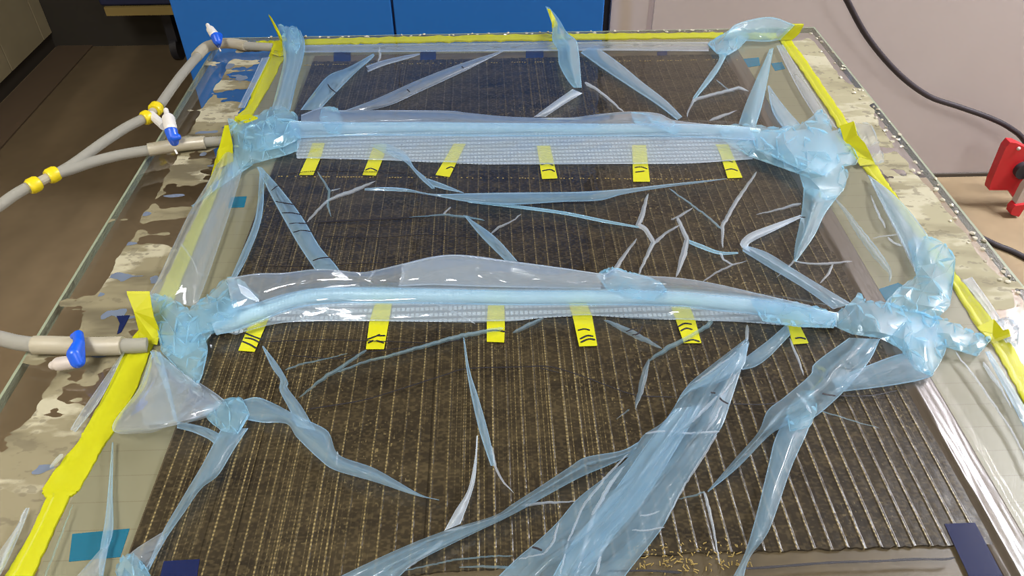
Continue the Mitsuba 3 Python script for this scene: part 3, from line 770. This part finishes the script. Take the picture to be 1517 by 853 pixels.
# far left bunch
bunch([(338, 176), (352, 184), (372, 178), (404, 160), (418, 160), (440, 171), (447, 202), (440, 224), (424, 230), (400, 236), (378, 242), (361, 247), (348, 262), (338, 262), (345, 230), (341, 195)], 0.035, 21, spacing=17)
bunch([(365, 190), (400, 178), (440, 180), (446, 205), (420, 218), (385, 225), (360, 222)], 0.035, 22, spacing=15, hmin=0.008)
pleat([(345, 232), (300, 290), (283, 305)], [(375, 244), (340, 268), (285, 306)], 0.006, seed=23, m='m_film_thick')
# far right bunch
bunch([(1060, 188), (1110, 186), (1150, 192), (1185, 186), (1215, 163), (1227, 177), (1232, 194), (1248, 191), (1271, 236), (1268, 244), (1246, 247), (1257, 258), (1250, 281), (1240, 292), (1215, 300), (1191, 280), (1184, 258), (1150, 246), (1110, 232), (1080, 215)], 0.035, 31, spacing=19)
bunch([(1110, 195), (1160, 196), (1200, 190), (1230, 200), (1245, 240), (1225, 262), (1195, 255), (1150, 235), (1120, 222)], 0.03, 32, spacing=17, hmin=0.008)
pleat([(1191, 274), (1187, 317), (1178, 362), (1176, 386)], [(1242, 290), (1222, 317), (1206, 350), (1179, 388)], 0.02, seed=24, m='m_film_thick', rib=1)

# --- left tent over the tape, right tent over the tape
pleat([(340, 200), (312, 262), (283, 310), (261, 354), (234, 412), (218, 440)], [(361, 247), (344, 304), (324, 364), (303, 424), (290, 455)], 0.022, seed=25, m='m_film_pale', cols=14)
pleat([(385, 252), (378, 322), (355, 380), (338, 420)], [(392, 256), (388, 322), (368, 378), (350, 412)], 0.006, seed=26, m='m_film')
crease([(266, 360), (283, 380), (293, 405), (302, 408)], [3, 2, 2, 4], seed=7)
pleat([(1285, 259), (1313, 314), (1333, 352), (1360, 408)], [(1288, 260), (1322, 286), (1353, 319), (1380, 356)], 0.012, seed=27, m='m_film')
crease([(1237, 294), (1256, 318), (1275, 346), (1298, 376), (1313, 395), (1319, 404), (1318, 418)], [3, 7, 12, 14, 10, 5, 3], seed=8, m='m_film')
crease([(1288, 262), (1310, 305), (1335, 355), (1358, 405)], [3, 5, 5, 3], seed=9)
crease([(1293, 353), (1310, 350), (1330, 347)], [1, 2, 2], seed=10)
crease([(1315, 352), (1325, 360), (1336, 364)], [4, 3, 4], seed=11)
crease([(1290, 290), (1300, 315), (1312, 338)], [2, 4, 3], seed=12)

# --- middle field
pleat([(380, 247), (400, 287), (420, 324), (443, 364), (467, 400)], [(388, 248), (418, 282), (448, 322), (473, 364), (493, 387), (503, 400)], 0.006, seed=40)
pleat([(548, 215), (575, 230), (600, 240), (622, 264), (640, 280)], [(570, 212), (600, 226), (614, 248), (630, 262), (645, 279)], 0.008, seed=41)
pleat([(633, 264), (656, 272), (687, 285)], [(641, 276), (660, 281), (687, 286)], 0.006, seed=42, m='m_film')
pleat([(540, 279), (568, 277), (601, 279), (641, 287), (701, 286), (760, 285), (853, 284), (920, 280), (976, 274), (1036, 268), (1077, 264)],
      [(540, 282), (601, 284), (643, 290), (693, 299), (760, 303), (835, 299), (888, 297), (923, 288), (976, 279), (1036, 271), (1077, 265)], 0.008, lift=(0.006, 0.003), seed=43)
pleat([(693, 297), (760, 303), (835, 313), (895, 325), (946, 335)], [(693, 300), (760, 308), (835, 318), (895, 330), (947, 338)], 0.006, seed=44, m='m_film_thick')
crease([(455, 328), (470, 312), (485, 297), (508, 288), (530, 280), (545, 273), (556, 268)], [3, 4, 4, 6, 6, 4, 1], seed=13)
crease([(470, 254), (488, 282), (485, 304), (490, 321)], [2, 4, 4, 1], m='m_film_thick', seed=14)
crease([(490, 283), (505, 279)], [3, 1], seed=15)
crease([(606, 322), (656, 318), (690, 321), (718, 326)], [1, 3, 4, 2], seed=16, m='m_film_thick')
crease([(656, 318), (668, 306)], [3, 2], seed=17)
pleat([(686, 318), (712, 350), (748, 386)], [(689, 319), (733, 350), (767, 387)], 0.006, seed=45, m='m_film')
crease([(726, 347), (740, 336), (760, 327), (772, 317)], [2, 4, 2, 2], seed=18)
crease([(960, 287), (955, 305), (950, 322), (945, 332), (957, 340), (968, 358), (957, 382), (945, 408)], [3, 6, 8, 8, 7, 7, 5, 3], seed=19)
crease([(969, 361), (985, 346), (1006, 334)], [6, 4, 3], seed=20)
crease([(943, 354), (925, 378), (910, 400)], [3, 5, 8], seed=21)
crease([(1026, 308), (1003, 322), (1011, 339), (1018, 354), (1012, 378), (1002, 410)], [2, 5, 6, 7, 10, 3], seed=22)
crease([(994, 325), (1004, 322)], [2, 3], seed=23)
pleat([(1021, 355), (1040, 362), (1066, 372), (1093, 373)], [(1021, 361), (1040, 369), (1066, 377), (1094, 376)], 0.006, seed=46, m='m_film_thick')
crease([(1066, 374), (1072, 385), (1086, 392)], [5, 3, 3], seed=24)
crease([(1041, 417), (1062, 403), (1086, 392), (1107, 386)], [2, 3, 3, 1], seed=25)
crease([(991, 279), (1026, 304), (1050, 322), (1068, 339)], [2, 3, 3, 4], m='m_film_thick', seed=26)
crease([(1121, 254), (1093, 294), (1070, 334), (1071, 367)], [3, 6, 6, 2], seed=27)
pleat([(1186, 318), (1140, 334), (1108, 347), (1096, 362), (1108, 372)], [(1188, 322), (1145, 343), (1118, 356), (1108, 364), (1112, 374)], 0.010, seed=47, m='m_crease')
pleat([(1100, 362), (1137, 374), (1182, 402), (1225, 428), (1262, 450)], [(1100, 372), (1137, 395), (1166, 412), (1195, 430), (1234, 458)], 0.012, seed=48, m='m_film')
crease([(1107, 366), (1150, 392), (1215, 432)], [2, 2, 2], seed=28)
crease([(1120, 318), (1150, 311), (1187, 301)], [1, 3, 5], seed=29, m='m_crease')
crease([(1177, 387), (1205, 391), (1230, 390), (1262, 387)], [2, 3, 4, 2], seed=30)
crease([(1234, 390), (1228, 405), (1215, 420)], [4, 4, 2], seed=31)
crease([(1180, 382), (1165, 398), (1150, 411)], [3, 3, 1], seed=32)

# --- film over the near flow line
pleat([(336, 412), (380, 405), (420, 404), (475, 398), (530, 403), (556, 400), (598, 390), (640, 380), (676, 377), (720, 381), (760, 388), (830, 396), (893, 405), (910, 398), (945, 407), (1003, 411), (1060, 420), (1130, 436), (1200, 452)],
      [(345, 462), (400, 447), (440, 434), (480, 428), (560, 427), (660, 428), (760, 430), (860, 430), (985, 431), (1060, 437), (1137, 445), (1215, 462)], 0.012, lift=(0.030, 0.016), m='m_film_pale', seed=50, cols=14, wob=0.005)
pleat([(598, 391), (640, 381), (676, 377), (730, 383), (800, 392), (890, 405)], [(590, 424), (640, 422), (700, 424), (780, 426), (890, 428)], 0.003, lift=(0.034, 0.02), m='m_film_pale', seed=51)
pleat([(310, 470), (345, 458), (380, 448), (430, 433), (480, 426), (560, 426), (660, 428), (760, 430), (860, 430), (985, 431), (1060, 437), (1137, 445), (1240, 464)],
      [(320, 496), (350, 490), (390, 474), (440, 456), (500, 449), (560, 449), (660, 450), (760, 452), (860, 452), (985, 453), (1060, 460), (1137, 468), (1240, 484)], 0.005, lift=(0.018, 0.014), m='m_film', seed=52)
pleat([(360, 486), (440, 456), (500, 449), (660, 450), (860, 452), (985, 453), (1137, 468), (1230, 478)], [(360, 492), (420, 478), (500, 475), (640, 476), (760, 475), (803, 470), (880, 467), (1000, 473), (1111, 477), (1230, 486)], 0.002, lift=(0.012, 0.0), m='m_film_pale', seed=53)
bunch([(884, 408), (905, 398), (930, 405), (975, 418), (988, 432), (970, 446), (935, 442), (900, 430)], 0.015, 41, spacing=14, hmin=0.014)
bunch([(1112, 446), (1160, 446), (1215, 458), (1238, 470), (1235, 486), (1180, 484), (1130, 476)], 0.012, 42, spacing=15, hmin=0.012)
crease([(900, 402), (908, 399), (912, 405)], [2, 4, 2], seed=33)
crease([(352, 413), (356, 427), (338, 438)], [3, 3, 2], seed=34)
crease([(596, 390), (597, 410), (592, 424)], [2, 4, 2], seed=35)
crease([(556, 400), (545, 415), (552, 420)], [4, 2, 3], seed=36)
crease([(430, 456), (455, 464), (471, 471)], [4, 4, 2], seed=37)
crease([(640, 447), (680, 466), (704, 479)], [2, 3, 2], seed=38)
pleat([(352, 420), (368, 428), (384, 444)], [(357, 434), (368, 442), (384, 447)], 0.004, lift=(0.03, 0.03), m='m_crease', seed=54)

# --- near left bunches
bunch([(223, 437), (250, 441), (281, 460), (310, 438), (336, 412), (360, 418), (384, 440), (378, 462), (335, 488), (313, 495), (300, 512), (268, 532), (242, 516), (236, 495), (228, 470)], 0.035, 51, spacing=19)
bunch([(262, 470), (300, 455), (345, 440), (360, 460), (330, 485), (290, 498), (262, 500)], 0.03, 52, spacing=17, hmin=0.008)
bunch([(236, 500), (270, 500), (305, 500), (308, 520), (300, 556), (292, 574), (264, 546), (240, 522)], 0.02, 53, spacing=15)
pleat([(225, 518), (205, 575), (168, 626), (176, 642), (225, 641)], [(236, 520), (270, 550), (334, 596), (301, 620), (260, 628)], 0.03, m='m_film_pale', seed=55, cols=14, wob=0.006)
bunch([(230, 520), (262, 548), (300, 575), (330, 598), (300, 618), (258, 626), (215, 630), (205, 590)], 0.022, 54, spacing=26, m='m_film_pale', layers=1, hmin=0.006)
pleat([(222, 520), (240, 562), (252, 600), (258, 624)], [(238, 522), (249, 562), (258, 600), (263, 624)], 0.01, lift=(0.012, 0.012), m='m_film', seed=56)
bunch([(301, 606), (330, 594), (359, 591), (370, 614), (352, 644), (328, 638), (308, 622)], 0.03, 55, spacing=17)
pleat([(262, 624), (285, 628), (308, 634), (330, 645)], [(262, 634), (285, 640), (308, 650), (318, 658)], 0.008, m='m_film', seed=57)
pleat([(328, 634), (308, 672), (296, 694), (266, 744), (241, 787), (217, 840)], [(368, 634), (346, 667), (323, 704), (298, 724), (271, 762), (243, 803), (220, 846)], 0.012, m='m_film', seed=58)
pleat([(240, 788), (205, 810), (186, 825)], [(245, 800), (232, 822), (216, 842)], 0.010, m='m_film_pale', seed=59)
bunch([(172, 846), (182, 826), (200, 822), (214, 838), (228, 862), (180, 870)], 0.025, 56, spacing=13)
pleat([(166, 655), (160, 727), (155, 774), (148, 815), (146, 860)], [(168, 655), (167, 727), (168, 784), (160, 815), (152, 860)], 0.008, m='m_film', seed=60)
pleat([(150, 812), (130, 835), (108, 860)], [(160, 806), (156, 835), (150, 860)], 0.01, m='m_film_pale', seed=61)
crease([(108, 747), (90, 795), (66, 856)], [1, 3, 3], m='m_film_thick', seed=39)
pleat([(38, 752), (24, 780), (0, 815), (-30, 860)], [(44, 752), (34, 780), (12, 830), (-10, 870)], 0.012, m='m_film_pale', seed=62)
crease([(36, 755), (28, 780), (8, 822), (0, 845)], [2, 5, 6, 4], seed=40)
pleat([(190, 512), (150, 590), (112, 640)], [(180, 524), (120, 610), (104, 636)], 0.006, m='m_film_pale', seed=63)
crease([(93, 672), (85, 681), (74, 692)], [6, 7, 4], seed=41)

# --- near field
pleat([(388, 513), (403, 545), (415, 562), (414, 578), (428, 605), (440, 632)], [(390, 512), (412, 540), (427, 566), (426, 574), (447, 602), (468, 638)], 0.010, seed=70)
pleat([(360, 592), (380, 588), (403, 596), (440, 615), (480, 634), (490, 646), (503, 674), (556, 694), (621, 731), (651, 740)],
      [(366, 622), (390, 626), (425, 628), (440, 648), (475, 682), (498, 697), (556, 714), (613, 733), (651, 741)], 0.014, seed=71, m='m_film')
crease([(500, 668), (499, 690)], [3, 2], seed=42)
crease([(443, 589), (483, 557), (497, 550), (543, 518)], [2, 6, 6, 4], m='m_film_thick', seed=43)
crease([(500, 551), (540, 536), (581, 526), (630, 512), (681, 498), (746, 486)], [3, 4, 5, 6, 7, 6], m='m_film_thick', seed=44)
crease([(423, 548), (450, 538), (480, 532), (515, 523)], [3, 3, 2, 1], m='m_film_thick', seed=45)
pleat([(686, 500), (691, 546), (699, 591), (711, 642), (727, 690)], [(688, 500), (696, 548), (709, 589), (724, 642), (734, 690)], 0.008, seed=72, m='m_film')
crease([(728, 660), (735, 694), (746, 715), (762, 730)], [3, 4, 3, 1], seed=46)
pleat([(706, 645), (703, 680), (693, 725), (675, 755), (658, 786)], [(708, 645), (706, 690), (703, 715), (695, 742), (682, 776)], 0.014, seed=73, m='m_crease')
pleat([(946, 654), (921, 667), (868, 677), (843, 692), (805, 717), (760, 746), (731, 764), (656, 787), (586, 815), (505, 853), (470, 872)],
      [(940, 672), (900, 690), (860, 707), (810, 734), (760, 762), (681, 800), (618, 832), (590, 855), (560, 880)], 0.014, seed=74, m='m_film', cols=12, rib=1)
crease([(656, 800), (640, 815), (615, 832), (596, 845)], [8, 7, 5, 3], seed=47)
crease([(773, 748), (818, 744), (853, 743)], [5, 4, 2], seed=48)
crease([(601, 845), (668, 830), (720, 824), (760, 823)], [2, 3, 3, 2], m='m_film_thick', seed=49)
crease([(681, 840), (720, 839), (765, 841)], [2, 4, 5], m='m_film_thick', seed=50)
crease([(895, 474), (918, 484), (941, 496), (981, 516)], [3, 8, 10, 3], m='m_film', seed=51)
crease([(1056, 476), (1040, 488), (1023, 498), (990, 515), (962, 534)], [8, 6, 6, 8, 4], m='m_film_thick', seed=52)
crease([(962, 532), (956, 550), (953, 563), (946, 590), (941, 606)], [4, 9, 10, 7, 2], m='m_film', seed=53)
crease([(933, 606), (913, 621)], [3, 1], m='m_film', seed=54)
crease([(760, 493), (785, 481), (805, 471)], [5, 7, 4], m='m_film', seed=55)
# the big pleat
pleat([(1107, 500), (1073, 526), (1041, 551), (1017, 573), (986, 621), (956, 642), (946, 654), (926, 682), (893, 709), (855, 739), (825, 774), (793, 804), (760, 832), (720, 872)],
      [(1110, 508), (1104, 532), (1097, 551), (1084, 591), (1071, 629), (1061, 644), (1036, 684), (1011, 724), (986, 774), (956, 815), (936, 840), (912, 872)], 0.024, rib=3, cols=40, m='m_film', seed=75, wob=0.005)
pleat([(1106, 506), (1060, 545), (1017, 574), (1000, 600)], [(1108, 510), (1100, 545), (1062, 568), (1022, 576)], 0.012, lift=(0.02, 0.02), m='m_film', seed=76)
pleat([(1000, 605), (960, 655), (900, 740), (850, 800), (815, 860)], [(1040, 600), (1005, 660), (955, 740), (905, 800), (870, 860)], 0.012, lift=(0.02, 0.02), rib=2, cols=20, m='m_film', seed=77, wob=0.006)
for q, w in (([(998, 646), (970, 680), (946, 707)], [2, 5, 2]), ([(930, 672), (900, 704), (865, 747), (842, 800), (830, 850)], [2, 4, 4, 3, 3]), ([(828, 774), (820, 802), (806, 820), (768, 828)], [3, 4, 3, 2]),
             ([(1086, 566), (1050, 600), (1011, 638)], [2, 6, 2]), ([(1070, 600), (1058, 622), (1045, 640)], [2, 4, 2]), ([(956, 642), (985, 638), (1020, 642), (1066, 639)], [3, 4, 3, 4]),
             ([(1062, 644), (1036, 684), (1011, 724), (986, 772)], [3, 4, 3, 2]), ([(946, 764), (962, 762), (978, 757)], [2, 3, 2]), ([(936, 785), (960, 785), (984, 781)], [2, 3, 3]),
             ([(925, 690), (905, 715), (880, 760), (868, 800), (855, 850)], [2, 6, 7, 5, 4]), ([(908, 790), (890, 818), (884, 850)], [3, 5, 4]), ([(1094, 520), (1060, 545), (1028, 568)], [2, 4, 2])):
    crease(q, w, seed=len(q), lift=0.024)
crease([(1180, 582), (1190, 592), (1202, 612)], [2, 6, 3], lift=0.018, seed=4)
crease([(1166, 600), (1150, 618), (1130, 640)], [2, 5, 2], lift=0.014, seed=5)
crease([(1107, 481), (1107, 492), (1106, 506)], [4, 6, 4], seed=56)
pleat([(1167, 478), (1140, 502), (1106, 528)], [(1171, 496), (1140, 528), (1119, 543), (1099, 548)], 0.008, seed=78, m='m_film')
crease([(1170, 501), (1182, 530), (1191, 556)], [3, 4, 2], seed=57)
# near right bunches
bunch([(1345, 357), (1373, 352), (1397, 362), (1415, 380), (1410, 420), (1407, 453), (1388, 472), (1345, 462), (1311, 450), (1325, 433), (1358, 410)], 0.035, 61, spacing=21)
bunch([(1225, 472), (1250, 458), (1272, 435), (1282, 448), (1311, 450), (1345, 458), (1388, 475), (1372, 512), (1340, 520), (1304, 501), (1262, 495), (1237, 484)], 0.03, 62, spacing=18)
bunch([(1380, 470), (1405, 476), (1433, 491), (1468, 503), (1447, 528), (1400, 514), (1370, 500)], 0.02, 63, spacing=17)
bunch([(1340, 470), (1388, 476), (1402, 513), (1395, 533), (1380, 557), (1355, 548), (1336, 520), (1312, 498)], 0.028, 64, spacing=19)
pleat([(1232, 562), (1280, 543), (1338, 523), (1366, 528)], [(1240, 581), (1300, 574), (1355, 565), (1382, 557)], 0.010, seed=79, m='m_film')
pleat([(1258, 500), (1207, 538), (1200, 555), (1162, 588), (1137, 608), (1123, 640), (1091, 677), (1048, 727)], [(1304, 502), (1287, 536), (1247, 583), (1202, 621), (1165, 632), (1140, 645), (1093, 693), (1049, 729)], 0.018, rib=1, cols=16, m='m_film', seed=80, wob=0.005)
pleat([(1165, 615), (1148, 650), (1138, 690), (1121, 760), (1103, 820), (1080, 865)], [(1204, 618), (1194, 645), (1172, 694), (1140, 784), (1111, 826), (1099, 865)], 0.012, m='m_film', seed=81)
bunch([(1180, 585), (1205, 580), (1210, 610), (1200, 632), (1170, 640), (1165, 610)], 0.012, 65, spacing=14, layers=1, hmin=0.008)
crease([(1043, 727), (1050, 752), (1056, 779), (1066, 835)], [4, 5, 4, 2], seed=58)
crease([(1003, 739), (1025, 735), (1044, 728)], [1, 3, 4], m='m_film_thick', seed=59)
crease([(1217, 609), (1260, 622), (1303, 634)], [2, 2, 1], m='m_film_thick', seed=60)
crease([(1415, 521), (1446, 561), (1476, 604), (1501, 642), (1530, 700)], [2, 3, 3, 3, 3], seed=61)
pleat([(1459, 521), (1500, 600), (1540, 680)], [(1466, 520), (1517, 600), (1565, 680)], 0.008, m='m_film', seed=82)
crease([(1456, 536), (1470, 558), (1483, 576), (1498, 604)], [5, 7, 4, 2], seed=62)
pleat([(1440, 410), (1475, 460), (1500, 505)], [(1425, 415), (1462, 462), (1490, 508)], 0.008, m='m_film_pale', seed=83)
bunch([(1472, 478), (1492, 472), (1508, 486), (1506, 516), (1492, 505)], 0.02, 66, spacing=12, m='m_film_pale')
bunch([(1262, 180), (1290, 186), (1302, 214), (1310, 240), (1296, 244), (1276, 208)], 0.012, 67, spacing=14, m='m_film_pale', layers=1)

# pen lines drawn on the film
PEN = [([(455, 606), (530, 594), (571, 583), (656, 556), (691, 546), (775, 543)], 0.0013), ([(775, 543), (815, 543), (860, 556), (900, 571), (943, 585), (1001, 588)], 0.0012),
       ([(1081, 598), (1140, 598), (1180, 587), (1206, 577), (1232, 585), (1287, 586), (1330, 578)], 0.0013), ([(395, 506), (475, 503), (560, 505), (640, 508)], 0.0011),
       ([(428, 526), (500, 531), (540, 522), (640, 510), (700, 500)], 0.0010), ([(1100, 842), (1137, 840), (1230, 833), (1298, 831), (1355, 828), (1400, 828), (1415, 825)], 0.0022),
       ([(900, 846), (960, 845), (1010, 848)], 0.0022), ([(480, 350), (567, 351), (631, 347), (700, 352)], 0.0012), ([(385, 394), (450, 394), (530, 390), (590, 389)], 0.0013),
       ([(465, 329), (530, 326), (606, 322), (640, 320)], 0.0035), ([(425, 258), (470, 253), (540, 254), (600, 256)], 0.0010), ([(790, 301), (835, 300), (880, 299)], 0.003),
       ([(800, 545), (830, 552)], 0.001)]
for P, w in PEN: pen(P, 0.0130, 'pen_line', bag, w)
TK = [([(402, 282), (412, 275), (421, 280)], 0.0155), ([(408, 298), (425, 301), (437, 303)], 0.0155), ([(417, 315), (432, 315), (447, 318)], 0.0155), ([(428, 331), (440, 330), (455, 331)], 0.0155), ([(434, 344), (447, 341), (463, 343)], 0.0155), ([(463, 386), (475, 382), (490, 381)], 0.0155),
      ([(485, 124), (490, 131), (499, 138)], 0.02), ([(603, 132), (607, 136)], 0.018), ([(684, 98), (687, 101)], 0.018), ([(541, 98), (546, 104)], 0.017), ([(1185, 321), (1196, 322), (1205, 321)], 0.027),
      ([(1206, 576), (1220, 583), (1238, 586)], 0.027), ([(1053, 581), (1060, 582)], 0.036), ([(1064, 586), (1070, 593), (1079, 598)], 0.036), ([(927, 491), (935, 488), (944, 486)], 0.017), ([(936, 496), (945, 494), (952, 483)], 0.017), ([(968, 506), (975, 507)], 0.015), ([(788, 810), (796, 812), (803, 815)], 0.03), ([(888, 701), (896, 704)], 0.02)]
for P, h in TK: pen(P, h + 0.0045, 'pen_tick', bag, 0.0018)

# ------------------------------------------------------------------ hoses, clamps and connectors on the left
def hose(pts, hs, r, m, name, parent=None, n=60, **k):
    P = spline([on(x, y, h) for (x, y), h in zip(pts, hs)], n)
    return add(name, tube(P, r, 16), m, parent, smooth=40, **k)

def clamp(label, body, handle, tip, wire, tip_m, rb=0.0085):
    """A pinch clamp: blue jaw body across the hose, a pale screw handle; every point is (x, y) in the photograph and a height."""
    import manifold3d as m3
    t = thing('hose_clamp', label, 'clamp')
    P3 = lambda q: on(q[0], q[1], q[2])
    def chain(pts, rads):
        out = m3.Manifold()
        S = [m3.Manifold.sphere(r, 18).translate(list(P3(p))) for p, r in zip(pts, rads)]
        for u, v in zip(S[:-1], S[1:]): out = out + m3.Manifold.batch_hull([u, v])
        return out
    add('body', chain(*body), 'm_clamp_blue', t, smooth=40)
    add('handle', chain(*handle), tip_m, t, smooth=40)
    add('screw', chain(*tip), tip_m, t, smooth=40)
    if wire: add('wire', tube([P3(q) for q in wire], 0.0017, 8), 'm_clamp_white', t)
    return t

hA = 0.014
k = thing('hose', 'translucent hose rising from the yellow connector to the far left corner of the bag', 'hose')
hose([(236, 157), (263, 119), (280, 98), (293, 83)], [0.03, 0.03, 0.028, 0.024], 0.0085, 'm_hose', 'line', k)
hose([(291, 84), (300, 74), (310, 68), (330, 64), (350, 65), (364, 67.5)], [0.024, 0.022, 0.02, 0.016, 0.015, 0.015], 0.0108, 'm_sleeve', 'sleeve', k, label='wider cream sleeve')
hose([(362, 67.5), (385, 69), (404, 70)], [0.014, 0.012, 0.010], 0.0085, 'm_hose', 'line', k)
k = thing('hose', 'translucent hose from the yellow fork to the bag beside the middle left clamp', 'hose')
hose([(88, 256), (110, 249), (140, 239), (181, 229), (222, 222)], [0.03, 0.028, 0.024, 0.018, 0.015], 0.0088, 'm_hose', 'line', k)
hose([(220, 222), (250, 217), (280, 213), (304, 211)], [0.015, 0.014, 0.013, 0.013], 0.0112, 'm_sleeve', 'sleeve', k, label='wider cream sleeve')
hose([(302, 211), (325, 209), (345, 209)], [0.012, 0.011, 0.010], 0.0085, 'm_hose', 'line', k)
k = thing('hose', 'translucent hose leaving the yellow fork towards the upper yellow connector', 'hose')
hose([(84, 258), (110, 242), (150, 213), (185, 190), (212, 176)], [0.03, 0.032, 0.032, 0.032, 0.03], 0.0085, 'm_hose', 'line', k)
k = thing('hose', 'translucent hose running from the yellow fork out of the left side of the picture', 'hose')
hose([(50, 274), (38, 279), (18, 291), (0, 304), (-40, 330), (-90, 366)], [0.03, 0.03, 0.028, 0.025, 0.02, 0.01], 0.0085, 'm_hose', 'line', k)
k = thing('hose', 'translucent hose with blue clamp entering the bag beside the nearest yellow ear', 'hose')
hose([(-90, 478), (-40, 492), (0, 501), (25, 507), (53, 511)], [0.012, 0.014, 0.015, 0.015, 0.015], 0.0098, 'm_hose', 'line', k)
hose([(51, 511), (66, 511), (100, 512), (140, 513), (182, 512)], [0.015, 0.015, 0.014, 0.014, 0.014], 0.0118, 'm_sleeve', 'sleeve', k, label='wider cream sleeve')
hose([(180, 512), (200, 512), (218, 511)], [0.013, 0.012, 0.010], 0.0095, 'm_hose', 'line', k)
# connectors
def ring(c, d, h, r, L, key):
    p, q = on(*c, h), on(*d, h)
    a = (q - p) / np.linalg.norm(q - p)
    add('ring', tube([p - a * L / 2, p - a * L * 0.3, p + a * L * 0.3, p + a * L / 2], [r * 0.85, r, r, r * 0.85], 18), 'm_ring', key, smooth=40)
k = thing('connector', 'yellow ringed hose tee with a short white stub near the middle left clamp', 'connector')
ring((231, 161), (250, 137), 0.03, 0.0125, 0.017, k); ring((217, 174), (190, 188), 0.03, 0.0125, 0.014, k)
add('neck', tube([on(231, 161, 0.03), on(217, 174, 0.03)], 0.007, 12), 'm_sleeve', k)
add('stub', tube([on(224, 170, 0.03), on(243, 187, 0.028)], 0.0075, 12), 'm_clamp_white', k, label='white stub')
k = thing('connector', 'yellow ringed hose fork over the floor at the left side of the picture', 'connector')
ring((78, 259), (100, 248), 0.03, 0.0125, 0.018, k); ring((50, 274), (30, 284), 0.03, 0.0125, 0.018, k)
add('neck', tube([on(84, 256, 0.03), on(46, 276, 0.03)], 0.0075, 12), 'm_sleeve', k)
clamp('blue hose clamp with pale screw on the far left corner hose',
      ([(323.5, 68, 0.02), (322, 61, 0.035), (319, 54, 0.042), (325, 53, 0.038), (322, 61, 0.035)], [0.004, 0.009, 0.010, 0.007, 0.009]),
      ([(317, 51, 0.045), (312, 44, 0.05)], [0.0095, 0.0085]), ([(311, 43, 0.051), (307.5, 37, 0.056)], [0.0055, 0.004]), [(324, 70, 0.016), (327, 76, 0.01)], 'm_clamp_white')
clamp('blue hose clamp with white handle beside the yellow hose tee',
      ([(258, 210, 0.024), (256, 203, 0.034), (253.5, 194, 0.042), (256, 203, 0.034), (263, 203, 0.034)], [0.0075, 0.0095, 0.0105, 0.0095, 0.006]),
      ([(252.5, 189, 0.046), (249.5, 176, 0.052)], [0.0105, 0.0105]), ([(248, 173, 0.053), (245.8, 163, 0.058)], [0.0048, 0.0042]), [(258, 213, 0.02), (259, 221, 0.012), (262.5, 228, 0.006)], 'm_clamp_white')
clamp('blue hose clamp with shiny metal screw on the nearest hose',
      ([(109, 498, 0.03), (116, 496, 0.034), (117, 508, 0.036), (110, 524, 0.034), (115, 535, 0.026), (117, 508, 0.036)], [0.004, 0.006, 0.0065, 0.0085, 0.0085, 0.0065]),
      ([(107, 536, 0.02), (88, 539, 0.018)], [0.0085, 0.0088]), ([(87, 539, 0.018), (79, 541, 0.017)], [0.006, 0.0055]), None, 'm_clamp_metal')

# ------------------------------------------------------------------ cable and red stand on the right
P = [at_y(x, y, yy) for x, y, yy in ((1225, -60, 2.16), (1252, -5, 2.16), (1285, 55, 2.17), (1330, 108, 2.18), (1375, 142, 2.18), (1420, 158, 2.18), (1465, 174, 2.17), (1497, 190, 2.16), (1520, 212, 2.16), (1560, 280, 2.16))]
add('power_cable', tube(spline(P, 80), 0.0085, 12), 'm_cable', smooth=40, label='black power cable hanging in a curve in front of the pale wall', cat='cable')
P = [at(x, y, 0.008) for x, y in ((1440, 345), (1475, 362), (1500, 372), (1540, 390), (1600, 400))]
add('floor_cable', tube(spline(P, 40), 0.0085, 10), 'm_cable', smooth=40, label='black cable lying on the floor behind the right edge of the table', cat='cable')
k = thing('red_stand', 'red metal foot stand with a grey strut on the floor by the pale wall', 'stand')
def slab(pxs, yy, th, m, name, label=None):
    P3 = [at_y(x, y, yy) for x, y in pxs]
    pl = sg.Polygon([(p[0], p[2]) for p in P3]).buffer(0.006).buffer(-0.003)
    msh = trimesh.creation.extrude_polygon(pl, th, engine='earcut')
    msh.apply_transform(np.array([[1, 0, 0, 0], [0, 0, -1, yy], [0, 1, 0, 0], [0, 0, 0, 1.0]]))
    return add(name, msh, m, k, label=label)
ys_ = 2.10
slab([(1460, 273), (1463, 262), (1484, 212), (1490, 205), (1498, 206), (1530, 222), (1545, 262), (1510, 280), (1500, 290), (1488, 273)], ys_, 0.03, 'm_red', 'plate')
slab([(1492, 309), (1494, 302), (1498, 298), (1512, 296), (1502, 312)], ys_ - 0.06, 0.03, 'm_red', 'foot')
slab([(1499, 298), (1512, 272), (1530, 250), (1534, 262), (1512, 297)], ys_ - 0.055, 0.025, 'm_grey', 'strut', 'grey strut')
w = trimesh.creation.cylinder(0.028, 0.02, sections=20); w.apply_transform(trimesh.transformations.rotation_matrix(np.pi / 2, [1, 0, 0])); w.apply_translation(at_y(1516, 252, ys_ - 0.038))
add('knob', w, 'm_dark', k, smooth=30, label='black knob')
w = trimesh.creation.icosphere(2, 0.006); w.apply_translation(at_y(1509, 220, ys_ - 0.032))
add('rivet', w, 'm_grey', k, smooth=True)
